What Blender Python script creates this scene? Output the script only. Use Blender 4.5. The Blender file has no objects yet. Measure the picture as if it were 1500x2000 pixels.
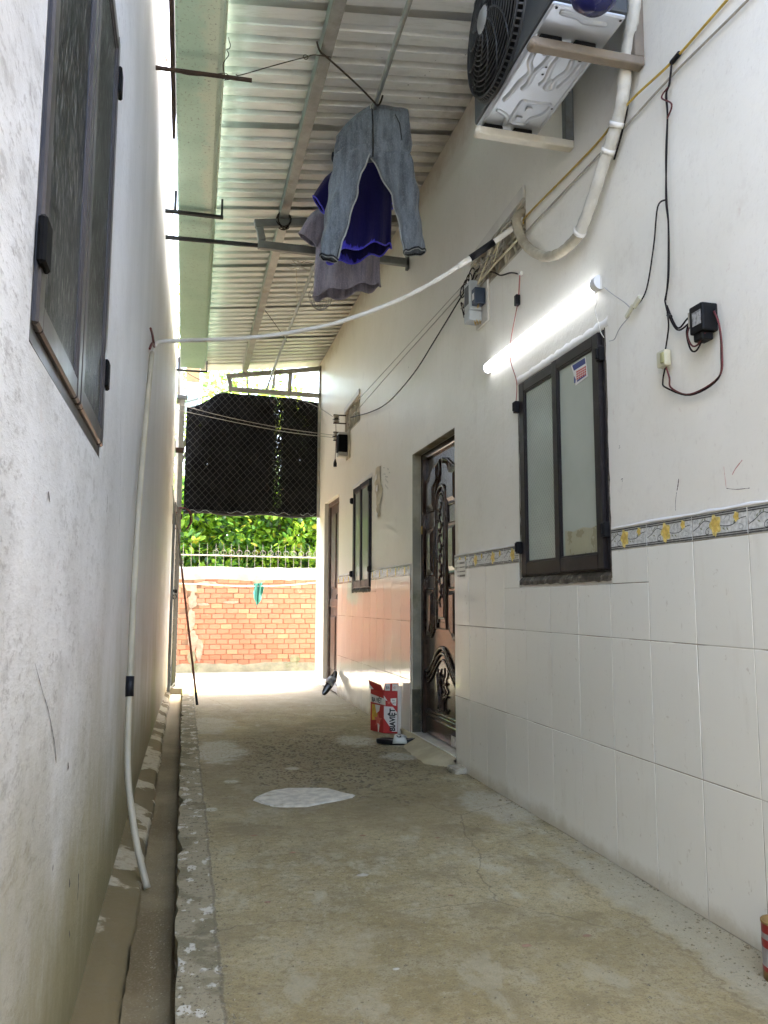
import bpy, bmesh, math, random
from mathutils import Vector, Matrix
import numpy as np

random.seed(7)
SC = bpy.context.scene
COL = SC.collection

# ------------------------------------------------------------------ camera
CAMZ = 0.922
YAW, PITCH, ROLL = 0.2461, 0.1151, 0.003
F = Vector((math.sin(YAW)*math.cos(PITCH), math.cos(YAW)*math.cos(PITCH), math.sin(PITCH)))
R0 = Vector((math.cos(YAW), -math.sin(YAW), 0)); U0 = R0.cross(F)
Rv = math.cos(ROLL)*R0 + math.sin(ROLL)*U0
Uv = -math.sin(ROLL)*R0 + math.cos(ROLL)*U0
cam_d = bpy.data.cameras.new('camera'); cam = bpy.data.objects.new('camera', cam_d); COL.objects.link(cam)
cam.matrix_world = Matrix(((Rv.x, Uv.x, -F.x, 0), (Rv.y, Uv.y, -F.y, 0), (Rv.z, Uv.z, -F.z, CAMZ), (0, 0, 0, 1)))
cam_d.sensor_fit = 'VERTICAL'; cam_d.sensor_height = 36.0; cam_d.sensor_width = 27.0
cam_d.lens = 1542.2/2000*36.0
cam_d.clip_start = 0.02; cam_d.clip_end = 2000
SC.camera = cam

# ------------------------------------------------------------------ sky, sun, exposure (overcast)
SUN_EL, SUN_AZ = math.radians(66), math.radians(25)      # azimuth from +Y towards +X
world = bpy.data.worlds.new('World'); SC.world = world; world.use_nodes = True
wn = world.node_tree.nodes; wl = world.node_tree.links; wn.clear()
wo = wn.new('ShaderNodeOutputWorld'); wb = wn.new('ShaderNodeBackground'); ws = wn.new('ShaderNodeTexSky')
ws.sky_type = 'NISHITA'; ws.sun_disc = False; ws.sun_elevation = SUN_EL; ws.sun_rotation = SUN_AZ
ws.air_density = 1.0; ws.dust_density = 3.5; ws.ozone_density = 0.6
wb.inputs['Strength'].default_value = 0.05
wl.new(ws.outputs[0], wb.inputs[0]); wl.new(wb.outputs[0], wo.inputs[0])
sun_d = bpy.data.lights.new('sun', 'SUN'); sun_d.energy = 0.5; sun_d.angle = math.radians(14); sun_d.color = (1.0, 0.93, 0.80)
sun = bpy.data.objects.new('sun', sun_d); COL.objects.link(sun)
sd = Vector((math.sin(SUN_AZ)*math.cos(SUN_EL), math.cos(SUN_AZ)*math.cos(SUN_EL), math.sin(SUN_EL)))
sun.rotation_euler = sd.to_track_quat('Z', 'Y').to_euler()
SC.view_settings.view_transform = 'Standard'; SC.view_settings.look = 'None'
SC.view_settings.gamma = 1.0; SC.view_settings.use_curve_mapping = False
SC.view_settings.exposure = 5.5
TUBE_STRENGTH = 0.24
SC.cycles.use_denoising = True
SC.cycles.max_bounces = 12; SC.cycles.diffuse_bounces = 8; SC.cycles.glossy_bounces = 4
SC.cycles.transparent_max_bounces = 12; SC.cycles.sample_clamp_indirect = 6.0
SC.cycles.caustics_reflective = False; SC.cycles.caustics_refractive = False

# ------------------------------------------------------------------ node helper
class NT:
    def __init__(s, name):
        s.m = bpy.data.materials.new(name); s.m.use_nodes = True
        s.t = s.m.node_tree; s.n = s.t.nodes; s.l = s.t.links
        s.p = s.n.get('Principled BSDF'); s._co = None
    def link(s, a, b): s.l.new(a, b)
    def new(s, k, **kw):
        n = s.n.new(k)
        for a, v in kw.items(): setattr(n, a, v)
        return n
    def setin(s, n, i, v):
        if v is None: return
        if hasattr(v, 'node') and hasattr(v, 'is_output'): s.l.new(v, n.inputs[i])
        else:
            if isinstance(v, tuple) and len(v) == 3 and n.inputs[i].type == 'RGBA': v = (*v, 1)
            n.inputs[i].default_value = v
    def co(s):
        if s._co is None:
            s._co = s.new('ShaderNodeTexCoord').outputs['Object']
        return s._co
    def pos(s):
        return s.new('ShaderNodeNewGeometry').outputs['Position']
    def sep(s, v):
        n = s.new('ShaderNodeSeparateXYZ'); s.setin(n, 0, v); return n.outputs[0], n.outputs[1], n.outputs[2]
    def mapv(s, v, scale=(1, 1, 1), loc=(0, 0, 0)):
        n = s.new('ShaderNodeMapping'); s.setin(n, 0, v); n.inputs['Scale'].default_value = scale; n.inputs['Location'].default_value = loc
        return n.outputs[0]
    def noise(s, v, scale, detail=4, rough=.55, dist=0.0, col=False):
        n = s.new('ShaderNodeTexNoise'); s.setin(n, 'Vector', v); n.inputs['Scale'].default_value = scale
        n.inputs['Detail'].default_value = detail; n.inputs['Roughness'].default_value = rough; n.inputs['Distortion'].default_value = dist
        return n.outputs['Color' if col else 'Fac']
    def vor(s, v, scale, feature='F1', rnd=1.0):
        n = s.new('ShaderNodeTexVoronoi', feature=feature); s.setin(n, 'Vector', v); n.inputs['Scale'].default_value = scale
        n.inputs['Randomness'].default_value = rnd
        return n.outputs['Distance']
    def math(s, op, a, b=None, c=None, clamp=False):
        n = s.new('ShaderNodeMath', operation=op, use_clamp=clamp); s.setin(n, 0, a); s.setin(n, 1, b); s.setin(n, 2, c); return n.outputs[0]
    def rng(s, v, a, b, c=0.0, d=1.0, smooth=True):
        n = s.new('ShaderNodeMapRange'); n.interpolation_type = 'SMOOTHSTEP' if smooth else 'LINEAR'; n.clamp = True
        for i, x in enumerate((v, a, b, c, d)): s.setin(n, i, x)
        return n.outputs[0]
    def mix(s, f, a, b, mode='MIX'):
        n = s.new('ShaderNodeMix', data_type='RGBA', blend_type=mode); s.setin(n, 0, f); s.setin(n, 6, a); s.setin(n, 7, b); return n.outputs[2]
    def rand(s):
        return s.new('ShaderNodeObjectInfo').outputs['Random']
    def bump(s, h, strength=.3, dist=.01):
        n = s.new('ShaderNodeBump'); s.setin(n, 'Height', h); n.inputs['Strength'].default_value = strength; n.inputs['Distance'].default_value = dist
        s.l.new(n.outputs[0], s.p.inputs['Normal'])
    def out(s, base=None, rough=None, metal=None, spec=None, **kw):
        for k, v in (('Base Color', base), ('Roughness', rough), ('Metallic', metal), ('Specular IOR Level', spec)): s.setin(s.p, k, v)
        for k, v in kw.items(): s.setin(s.p, k, v)
        return s.m

def simple(name, c, rough=.6, metal=0.0, var=.25, scale=12, bump=.15, bscale=60, spec=.5, dirt=None, obj=False):
    """base colour with soft variation, fine relief and optional dirt"""
    t = NT(name); v = t.pos() if not obj else t.co()
    n1 = t.noise(v, scale, 5); n2 = t.noise(v, scale*6, 3)
    lo = tuple(x*(1-var) for x in c); hi = tuple(min(1, x*(1+var*.6)) for x in c)
    b = t.mix(t.rng(n1, .3, .7), lo, hi)
    b = t.mix(t.math('MULTIPLY', t.rng(n2, .45, .75), .25), b, lo)
    if dirt:
        d = t.noise(v, scale*.6, 6, .7)
        b = t.mix(t.rng(d, .52, .7, 0, .8), b, dirt)
    r = t.rng(n1, .2, .8, max(0, rough-.1), min(1, rough+.1), False)
    if bump: t.bump(t.noise(v, bscale, 4), bump, .004)
    return t.out(b, r, metal, spec)

def flat(name, c, rough=.5, metal=0.0, **kw):
    return simple(name, c, rough, metal, var=.08, scale=30, bump=.05, bscale=150)

# ------------------------------------------------------------------ materials
def m_floor():
    t = NT('alley_concrete'); P = t.pos(); x, y, z = t.sep(P)
    n = t.noise(P, 1.3, 6, .6); nf = t.noise(P, 9, 6, .65); nff = t.noise(P, 45, 5, .65); ng = t.noise(P, 160, 3, .6)
    b = t.mix(t.rng(n, .3, .7), (.235, .185, .080), (.415, .35, .19))
    b = t.mix(t.rng(nf, .42, .68, 0, .55), b, (.43, .40, .29))
    b = t.mix(t.rng(nff, .5, .66, 0, .65), b, (.17, .135, .07))
    b = t.mix(t.rng(nff, .44, .34, 0, .45), b, (.50, .46, .34))
    b = t.mix(t.rng(ng, .52, .66, 0, .65), b, (.11, .085, .045))
    nm = t.noise(P, 3.4, 7, .68, .4); nm2 = t.noise(t.mapv(P, (1, .55, 1), (7, 3, 0)), 6.5, 7, .7)
    b = t.mix(t.rng(nm, .49, .66, 0, .75), b, (.20, .165, .088)); b = t.mix(t.rng(nm, .46, .30, 0, .4), b, (.47, .43, .31))
    b = t.mix(t.rng(nm2, .54, .66, 0, .55), b, (.47, .44, .33)); b = t.mix(t.rng(nm2, .43, .33, 0, .65), b, (.19, .155, .085))
    wob = t.math('MULTIPLY', t.math('SUBTRACT', t.noise(P, 3.2, 6, .65), .5), 1.5)
    wob2 = t.math('MULTIPLY', t.math('SUBTRACT', t.noise(P, 14, 5, .65), .5), 1.0)
    W2 = t.math('ADD', wob, wob2)
    def ell(cx, cy, a, bb, e0=.85, e1=1.1, k=1.0):
        dx = t.math('DIVIDE', t.math('SUBTRACT', x, cx), a); dy = t.math('DIVIDE', t.math('SUBTRACT', y, cy), bb)
        d = t.math('SQRT', t.math('ADD', t.math('MULTIPLY', dx, dx), t.math('MULTIPLY', dy, dy)))
        d = t.math('ADD', d, W2)
        return t.rng(d, e0, e1, k, 0)
    # damp brown stretch in the middle of the alley
    b = t.mix(ell(.65, 4.7, .75, 1.5, .5, 1.3, .65), b, (.19, .155, .085))
    b = t.mix(ell(1.05, 3.6, .45, .5, .4, 1.3, .5), b, (.22, .175, .09))
    # rough patch where the aggregate is exposed
    rough = ell(.88, 4.8, .55, 1.0, .6, 1.3)
    v1 = t.vor(t.mapv(P, (1, .7, 1)), 30); v2 = t.vor(t.mapv(P, (1, .7, 1), (3, 1, 0)), 52)
    pit = t.math('MULTIPLY', t.rng(t.math('MINIMUM', v1, v2), .24, .40, 1, 0), t.rng(t.noise(P, 15, 4), .40, .52))
    pit = t.math('MULTIPLY', pit, rough)
    b = t.mix(t.math('MULTIPLY', pit, .8), b, (.05, .04, .024))
    # light cement skins
    for (cx, cy, a, bb, k) in ((.22, 5.15, .2, .45, .75), (.2, 6.3, .22, .5, .6), (1.15, 5.35, .16, .25, .7), (1.3, 4.75, .12, .16, .7), (1.42, 3.5, .16, .35, .5), (.15, 3.75, .03, .04, .8), (.26, 4.3, .05, .05, .7), (.62, 4.55, .05, .05, .8)):
        b = t.mix(t.math('MULTIPLY', ell(cx, cy, a, bb, .62, 1.05, k), t.rng(nff, .36, .52, .35, 1)), b, (.50, .475, .385))
    b = t.mix(t.rng(t.math('ADD', y, t.math('MULTIPLY', W2, .5)), 2.9, 1.9, 0, .45), b, (.20, .155, .065))  # near end browned and darkened: dirt, plus dimmer light put into the colour
    # paler far end and paler apron along the right wall
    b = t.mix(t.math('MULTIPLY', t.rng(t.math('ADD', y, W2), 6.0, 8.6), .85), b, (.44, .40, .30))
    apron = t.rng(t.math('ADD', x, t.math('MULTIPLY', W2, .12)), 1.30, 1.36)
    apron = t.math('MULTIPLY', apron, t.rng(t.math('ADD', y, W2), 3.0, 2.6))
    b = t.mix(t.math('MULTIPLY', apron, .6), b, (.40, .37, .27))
    edgeline = t.rng(t.math('ABSOLUTE', t.math('SUBTRACT', t.math('ADD', x, t.math('MULTIPLY', W2, .12)), 1.31)), .001, .008, 1, 0)
    b = t.mix(t.math('MULTIPLY', t.math('MULTIPLY', edgeline, t.rng(y, 3.0, 2.6)), .4), b, (.14, .11, .06))
    # broken mortar strip along the drain
    strip = t.rng(t.math('ADD', x, t.math('MULTIPLY', W2, .035)), .112, .128, 1, 0)
    sc = t.mix(t.rng(t.noise(P, 5, 4, .6), .44, .52), (.19, .165, .095), (.30, .26, .165))
    sc = t.mix(t.rng(t.noise(t.mapv(P, (1.5, 1, 1)), 11, 3, .55), .565, .62), sc, (.54, .51, .42))
    sc = t.mix(t.rng(t.noise(P, 60, 4), .56, .68, 0, .6), sc, (.09, .08, .055))
    b = t.mix(strip, b, sc)
    sl = t.rng(t.math('ABSOLUTE', t.math('SUBTRACT', t.math('ADD', x, t.math('MULTIPLY', W2, .02)), .118)), .002, .007, 1, 0)
    b = t.mix(t.math('MULTIPLY', sl, .5), b, (.10, .085, .055))
    # scattered specks and marks
    sp = t.rng(t.vor(t.mapv(P, (1, 1, 1)), 5.5), .02, .04, 1, 0)
    b = t.mix(t.math('MULTIPLY', sp, .8), b, (.07, .055, .035))
    sp2 = t.rng(t.vor(t.mapv(P, (2, .8, 1), (4, 2, 0)), 3.3), .02, .05, 1, 0)
    b = t.mix(t.math('MULTIPLY', sp2, .5), b, (.12, .09, .05))
    sp3 = t.rng(t.vor(P, 17), .045, .075, 1, 0); b = t.mix(t.math('MULTIPLY', t.math('MULTIPLY', sp3, t.rng(t.noise(P, 2.2, 4), .48, .58)), .75), b, (.075, .058, .032))
    sp4 = t.rng(t.vor(t.mapv(P, (1, 1, 1), (9, 5, 0)), 8), .02, .032, 1, 0); b = t.mix(t.math('MULTIPLY', sp4, .8), b, (.58, .56, .48))
    # hairline crack
    ck = t.rng(t.vor(t.math('ADD', 0, 0) if False else t.mix(.12, P, t.noise(P, 4, 5, .6, 0, True)), .8, 'DISTANCE_TO_EDGE'), .0008, .003, 1, 0)
    b = t.mix(t.math('MULTIPLY', t.math('MULTIPLY', ck, t.rng(n, .46, .54)), .5), b, (.10, .08, .045))
    # lime green moss at the gate
    b = t.mix(ell(.12, 8.7, .22, .3, .5, .95, .9), b, (.42, .50, .10))
    h = t.math('ADD', t.math('MULTIPLY', nff, .5), t.math('MULTIPLY', ng, .35))
    h = t.math('SUBTRACT', t.math('ADD', h, t.math('MULTIPLY', nf, .6)), t.math('MULTIPLY', pit, 1.6))
    h = t.math('ADD', h, t.math('MULTIPLY', sc if False else t.math('MULTIPLY', strip, t.noise(P, 24, 5, .7)), 1.4))
    h = t.math('ADD', h, t.math('MULTIPLY', nm2, 1.2))
    t.bump(h, .75, .014)
    return t.out(b, t.rng(nf, .3, .7, .58, .9), 0, .4)

def m_channel():
    t = NT('drain_mortar'); P = t.pos(); x, y, z = t.sep(P)
    n = t.noise(P, 2.2, 6, .6); nf = t.noise(P, 18, 6, .65); ng = t.noise(P, 140, 3)
    b = t.mix(t.rng(n, .35, .68), (.125, .092, .042), (.21, .168, .09))
    b = t.mix(t.rng(nf, .5, .72, 0, .5), b, (.15, .115, .065))
    b = t.mix(t.rng(ng, .5, .75, 0, .3), b, (.38, .33, .23))
    b = t.mix(t.rng(t.math('ADD', y, n), 5.4, 7.6, 0, .6), b, (.40, .33, .22))
    t.bump(t.math('ADD', nf, t.math('MULTIPLY', ng, .4)), .4, .008)
    return t.out(b, .85, 0, .3)

def m_ledge():
    t = NT('ledge_cement'); P = t.pos(); x, y, z = t.sep(P)
    n = t.noise(t.mapv(P, (1, 1.0, 1)), 4.2, 5, .55); nf = t.noise(P, 20, 6, .65)
    pale = t.math('MULTIPLY', t.rng(n, .48, .53), t.rng(nf, .3, .5, .5, 1))
    pale = t.math('MULTIPLY', pale, t.rng(y, 2.35, 2.5))
    b = t.mix(pale, (.145, .112, .052), (.40, .355, .25))
    b = t.mix(t.rng(nf, .48, .72, 0, .45), b, (.15, .125, .075))
    t.bump(t.math('ADD', nf, t.math('MULTIPLY', pale, .5)), .5, .01)
    return t.out(b, .85, 0, .3)

def m_plaster_left():
    t = NT('weathered_whitewash'); P = t.pos(); x, y, z = t.sep(P)
    n = t.noise(t.mapv(P, (1, 2.2, .7)), 1.4, 5, .6)
    b = t.mix(t.rng(n, .3, .7), (.585, .59, .59), (.665, .67, .675))
    b = t.mix(t.math('MULTIPLY', t.rng(t.noise(t.mapv(P, (1, .6, .9)), 2.2, 6, .7), .42, .64), t.rng(y, 1.3, 3.4, .55, .05)), b, (.38, .38, .365))
    # mildew speckle, drawn out downwards, dense on the near stretch
    sv = t.mapv(P, (1, .42, 1.0))
    s1 = t.noise(sv, 26, 6, .72); s2 = t.noise(sv, 75, 5, .7)
    reg = t.noise(t.mapv(P, (1, 1.3, .8)), 2.4, 4, .6)
    near = t.rng(y, 1.3, 3.1, 1, .12)
    low = t.rng(z, 1.9, .9, .35, 1)
    amt = t.math('MULTIPLY', t.math('MULTIPLY', t.rng(reg, .36, .66), near), low)
    k = t.math('MULTIPLY', t.rng(s1, .5, .66), amt)
    k2 = t.math('MULTIPLY', t.rng(s2, .54, .66), t.math('MULTIPLY', near, t.rng(reg, .3, .6, .25, 1)))
    b = t.mix(t.math('MULTIPLY', k, .75), b, (.20, .19, .185))
    b = t.mix(t.math('MULTIPLY', k2, .55), b, (.24, .23, .22))
    b = t.mix(t.math('MULTIPLY', t.rng(t.noise(P, 9, 5, .7), .60, .7), .25), b, (.47, .38, .35))
    # damp, mossy foot
    foot = t.rng(t.math('ADD', z, t.math('MULTIPLY', t.math('SUBTRACT', t.noise(t.mapv(P, (1, .8, .5)), 3.0, 6, .7), .5), 1.1)), .08, .92, 1, 0)
    b = t.mix(t.math('MULTIPLY', foot, .9), b, (.27, .24, .125))
    foot2 = t.rng(t.math('ADD', z, t.math('MULTIPLY', t.math('SUBTRACT', t.noise(t.mapv(P, (1, 1.1, .6)), 5.0, 6, .75), .5), .8)), .0, .36, 1, 0)
    b = t.mix(t.math('MULTIPLY', foot2, .7), b, (.20, .175, .085))
    gs = t.math('MULTIPLY', t.rng(t.math('ABSOLUTE', t.math('SUBTRACT', y, 6.1)), .1, .6, 1, 0), t.rng(z, .75, .05, 0, 1))
    b = t.mix(t.math('MULTIPLY', gs, .8), b, (.16, .19, .06))
    # vertical run streaks
    st = t.noise(t.mapv(P, (1, 3.5, .25)), 3, 4, .6)
    b = t.mix(t.rng(st, .58, .74, 0, .14), b, (.50, .49, .44))
    # far end tinted to carry the warm light bounced from the yard
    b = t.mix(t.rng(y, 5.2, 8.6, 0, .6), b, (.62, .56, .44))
    dots = t.rng(t.vor(P, 4.6), .018, .034, 1, 0)
    b = t.mix(t.math('MULTIPLY', dots, .8), b, (.05, .05, .045))
    t.bump(t.math('ADD', t.math('MULTIPLY', s2, .7), t.math('ADD', s1, t.math('MULTIPLY', n, .5))), .35, .006)
    return t.out(b, .62, 0, .35)

def m_plaster_right():
    t = NT('cream_wall_paint'); P = t.pos(); x, y, z = t.sep(P)
    n = t.noise(P, 1.6, 5, .6); nf = t.noise(P, 22, 5, .6); ng = t.noise(t.mapv(P, (1, 1, .5)), 90, 4, .6)
    b = t.mix(t.rng(n, .3, .7), (.75, .73, .655), (.81, .79, .725))
    b = t.mix(t.rng(nf, .55, .75, 0, .3), b, (.66, .63, .57))
    st = t.noise(t.mapv(P, (1, 7, .35)), 3, 5, .6)
    b = t.mix(t.rng(st, .58, .75, 0, .2), b, (.60, .55, .46))
    b = t.mix(t.rng(y, 5.2, 8.5, 0, .35), b, (.70, .62, .47))  # warm bounce from the yard painted into the far stretch
    # darker brown rim under the roof sheets
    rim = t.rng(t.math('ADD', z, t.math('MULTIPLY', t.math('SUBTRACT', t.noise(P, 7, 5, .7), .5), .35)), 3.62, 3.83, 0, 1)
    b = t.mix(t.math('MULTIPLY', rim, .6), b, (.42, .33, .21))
    # dirt on the door edges
    de = t.rng(t.math('ABSOLUTE', t.math('SUBTRACT', t.math('ADD', y, t.math('MULTIPLY', t.math('SUBTRACT', t.noise(P, 12, 5, .7), .5), .12)), 4.36)), .005, .06, 1, 0)
    b = t.mix(t.math('MULTIPLY', t.math('MULTIPLY', de, t.rng(z, 1.65, 1.25)), .45), b, (.42, .33, .18))
    b = t.mix(t.math('MULTIPLY', t.rng(t.vor(P, 3.1), .012, .024, 1, 0), .8), b, (.12, .10, .09))
    b = t.mix(t.rng(t.noise(t.mapv(P, (1, 1, .8), (0, 5, 0)), 4.5, 7, .72), .56, .70, 0, .3), b, (.60, .56, .49)); b = t.mix(t.rng(ng, .60, .74, 0, .25), b, (.52, .48, .42))
    scuff = t.rng(t.noise(t.mapv(P, (1, 5, 3)), 5, 6, .75), .64, .72, 0, .35)
    b = t.mix(scuff, b, (.55, .44, .40))
    t.bump(t.math('ADD', t.math('MULTIPLY', ng, .5), t.math('ADD', nf, t.math('MULTIPLY', n, 2.0))), .35, .006)
    return t.out(b, .42, 0, .4)

def m_tile():
    t = NT('white_glazed_tile'); P = t.pos(); r = t.rand()
    b = t.mix(r, (.75, .74, .67), (.80, .79, .72))
    b = t.mix(t.rng(t.noise(t.mapv(P, (1, 3, .6)), 4, 5, .65), .55, .75, 0, .22), b, (.58, .55, .46))
    b = t.mix(t.rng(t.noise(P, 30, 4, .7), .64, .72, 0, .45), b, (.48, .43, .35))
    b = t.mix(t.rng(t.noise(t.mapv(P, (1, 4, 1.2)), 9, 6, .75), .62, .70, 0, .4), b, (.50, .46, .38))
    b = t.mix(t.math('MULTIPLY', t.rng(t.vor(P, 2.6), .010, .022, 1, 0), .85), b, (.08, .07, .06))
    b = t.mix(t.rng(t.math('ADD', t.sep(P)[2], t.math('MULTIPLY', t.math('SUBTRACT', t.noise(P, 6, 5, .7), .5), .12)), .07, .0, 0, .55), b, (.38, .32, .20))
    w = t.noise(P, 2.5, 3)
    t.bump(w, .05, .02)
    return t.out(b, t.rng(t.noise(P, 8, 4), .3, .7, .05, .14), 0, .55)

def m_grout():
    t = NT('tile_grout'); P = t.pos()
    b = t.mix(t.rng(t.noise(P, 3.5, 4, .6), .44, .58), (.52, .50, .44), (.25, .22, .165))
    return t.out(b, .9, 0, .2)

def m_brick():
    t = NT('red_clay_brick'); P = t.pos(); r = t.rand()
    b = t.mix(r, (.42, .165, .10), (.47, .22, .145))
    b = t.mix(t.math('GREATER_THAN', r, .86), b, (.46, .25, .15))
    b = t.mix(t.rng(t.noise(P, 26, 5, .7), .5, .75, 0, .45), b, (.33, .14, .075))
    b = t.mix(t.rng(t.noise(P, 5, 5, .7), .60, .7, 0, .5), b, (.46, .33, .25))
    t.bump(t.noise(P, 90, 4), .5, .004)
    return t.out(b, .85, 0, .25)

def m_galv(name='galvanised_sheet', near=True):
    t = NT(name); P = t.pos(); x, y, z = t.sep(P)
    n = t.noise(P, 3, 5, .6); nf = t.noise(t.mapv(P, (.5, 3, 1)), 14, 5, .65)
    b = t.mix(t.rng(n, .3, .7), (.68, .69, .69), (.78, .79, .79))
    b = t.mix(t.rng(nf, .5, .75, 0, .4), b, (.45, .44, .41))
    b = t.mix(t.rng(y, 4.5, 6.2, 0, .4), b, (.60, .585, .51))  # beige towards the far end: the yard's warm bounce in the colour
    # darker along the wall edge and the eave edge
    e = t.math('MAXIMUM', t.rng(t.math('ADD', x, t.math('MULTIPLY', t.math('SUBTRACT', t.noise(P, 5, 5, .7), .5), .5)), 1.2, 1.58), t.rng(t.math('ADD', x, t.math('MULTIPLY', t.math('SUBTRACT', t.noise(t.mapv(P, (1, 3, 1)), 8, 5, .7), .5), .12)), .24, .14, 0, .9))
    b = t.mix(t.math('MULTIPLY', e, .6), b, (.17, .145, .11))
    sp = t.rng(t.vor(t.mapv(P, (1, 1.3, 1)), 15), .05, .09, 1, 0)
    clus = t.math('MULTIPLY', t.rng(t.noise(P, 1.7, 3), .5, .6), t.rng(x, .75, .95))
    b = t.mix(t.math('MULTIPLY', t.math('MULTIPLY', sp, clus), t.rng(y, 4.6, 4.2)), b, (.03, .03, .03))
    return t.out(b, t.rng(nf, .3, .7, .42, .6), .25, .5)

def m_gutter():
    t = NT('green_gutter_paint'); P = t.pos(); x, y, z = t.sep(P)
    b = t.mix(t.rng(t.noise(P, 3, 5), .3, .7), (.42, .62, .50), (.54, .73, .60))
    pale = t.rng(t.math('ADD', t.math('ADD', x, t.math('MULTIPLY', y, -.012)), t.math('MULTIPLY', t.math('SUBTRACT', t.noise(t.mapv(P, (1, .8, 1)), 7, 6, .7), .5), .22)), -.06, .02)
    pale = t.math('MULTIPLY', pale, t.rng(t.math('ADD', y, t.noise(P, 2, 4)), 5.6, 6.0, 1, 0))
    b = t.mix(t.math('MULTIPLY', pale, .85), b, (.66, .74, .60))
    b = t.mix(t.rng(t.noise(P, 60, 5, .75), .56, .66, 0, .7), b, (.10, .12, .07))
    b = t.mix(t.rng(y, 5.3, 5.7, 0, .5), b, (.30, .42, .28))  # far trough darker green, its deeper shade put into the colour
    return t.out(b, .45, .1, .4)

def m_glass(name, dark, light, kind):
    t = NT(name); P = t.co(); G = t.pos(); x, y, z = t.sep(G)
    if kind == 'lattice':
        a = t.math('SINE', t.math('MULTIPLY', t.math('ADD', y, t.math('MULTIPLY', z, .75)), 190.0))
        c = t.math('SINE', t.math('MULTIPLY', t.math('SUBTRACT', y, t.math('MULTIPLY', z, .75)), 190.0))
        h = t.math('MAXIMUM', t.math('ABSOLUTE', a), t.math('ABSOLUTE', c))
        t.bump(h, .7, .004)
        b = t.mix(t.rng(t.noise(G, 5, 3), .3, .7), dark, light)
        b = t.mix(t.rng(h, .8, 1.0, 0, .12), b, (.7, .75, .7))
        return t.out(b, .16, 0, .6, **{'Coat Weight': .3, 'Coat Roughness': .08})
    if kind == 'streak':
        nf = t.noise(t.mapv(G, (1, 30, 3.2)), 8, 4, .65); n2 = t.noise(G, 2, 3)
        b = t.mix(t.rng(n2, .35, .65), dark, light)
        b = t.mix(t.rng(nf, .54, .64, 0, .85), b, (.27, .27, .255))
        t.bump(nf, .6, .006)
        return t.out(b, .35, 0, .06)
    b = t.mix(t.rng(t.noise(G, 4, 3), .3, .7), dark, light)
    t.bump(t.noise(G, 220, 2), .12, .002)
    return t.out(b, .18, 0, .55)

def m_wood():
    t = NT('dark_varnished_wood'); P = t.pos()
    g = t.noise(t.mapv(P, (6, 10, .7)), 6, 6, .65, .6)
    b = t.mix(t.rng(g, .3, .7), (.016, .009, .007), (.05, .028, .021))
    b = t.mix(t.rng(t.noise(P, 14, 5), .5, .72, 0, .4), b, (.09, .06, .045))
    t.bump(g, .12, .003)
    return t.out(b, .2, 0, .6)

def m_cloth(name, c1, c2, streak=(18, 18, 2.5), dark_above=None, weave=True):
    t = NT(name); P = t.pos(); x, y, z = t.sep(P)
    n = t.noise(t.mapv(P, streak), 2.2, 6, .7)
    b = t.mix(t.rng(n, .32, .68), c1, c2)
    fine = t.noise(t.mapv(P, (1, 1, .35)), 260, 3, .7)
    b = t.mix(t.rng(fine, .48, .68, 0, .35), b, tuple(min(1, k*1.7+.02) for k in c2))
    if dark_above:  # darker tone above a ragged line at the given height
        zz, colr = dark_above
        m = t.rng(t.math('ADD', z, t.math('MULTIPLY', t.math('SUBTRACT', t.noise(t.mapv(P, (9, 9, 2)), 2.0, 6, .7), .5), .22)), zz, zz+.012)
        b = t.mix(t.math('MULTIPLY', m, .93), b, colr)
    t.bump(t.math('ADD', fine, t.math('MULTIPLY', n, 2.5)), .5, .004)
    t.out(b, .85, 0, .15, **{'Sheen Weight': .2})
    return t.m

def m_shade():
    t = NT('black_shade_cloth'); P = t.pos(); x, y, z = t.sep(P)
    n = t.noise(t.mapv(P, (60, 1, 16)), 2.4, 5, .75); n2 = t.noise(t.mapv(P, (1, 1, .5)), 70, 3, .6)
    band = t.math('ADD', t.rng(t.math('ABSOLUTE', t.math('SUBTRACT', x, 1.03)), .02, .11, 1, 0), t.math('MULTIPLY', t.rng(t.math('ABSOLUTE', t.math('SUBTRACT', x, 1.3)), .04, .16, 1, 0), t.rng(z, 2.1, 2.9, .1, .65)))
    lf = t.math('MULTIPLY', t.rng(t.math('ABSOLUTE', t.math('SUBTRACT', x, .16)), .03, .2, 1, 0), .4)
    band = t.math('ADD', band, lf)
    thr = t.rng(band, 0, 1, .685, .60, False)
    hole = t.math('GREATER_THAN', t.math('MULTIPLY', t.math('ADD', n, t.math('MULTIPLY', n2, .9)), .53), thr)
    b = t.mix(t.rng(t.noise(P, 7, 4), .3, .7), (.006, .006, .007), (.014, .014, .016))
    t.out(b, .85, 0, .15)
    tr = t.new('ShaderNodeBsdfTransparent'); mx = t.new('ShaderNodeMixShader')
    t.link(t.math('MULTIPLY', hole, .8), mx.inputs[0]); t.link(t.p.outputs[0], mx.inputs[1]); t.link(tr.outputs[0], mx.inputs[2])
    t.link(mx.outputs[0], t.n['Material Output'].inputs[0])
    return t.m

def m_leaf(name, c1, c2, tl=.45):
    t = NT(name); P = t.pos()
    n = t.noise(P, 9, 3); n2 = t.noise(P, 60, 2)
    b = t.mix(t.rng(n, .35, .65), c1, c2); b = t.mix(t.rng(n2, .4, .7, 0, .5), b, tuple(k*1.7 for k in c2))
    t.out(b, .42, 0, .4)
    tb = t.new('ShaderNodeBsdfTranslucent'); mx = t.new('ShaderNodeMixShader'); mx.inputs[0].default_value = tl
    t.link(t.mix(.5, b, tuple(min(1, k*1.9) for k in c2)), tb.inputs[0])
    t.link(t.p.outputs[0], mx.inputs[1]); t.link(tb.outputs[0], mx.inputs[2]); t.link(mx.outputs[0], t.n['Material Output'].inputs[0])
    return t.m

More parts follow.
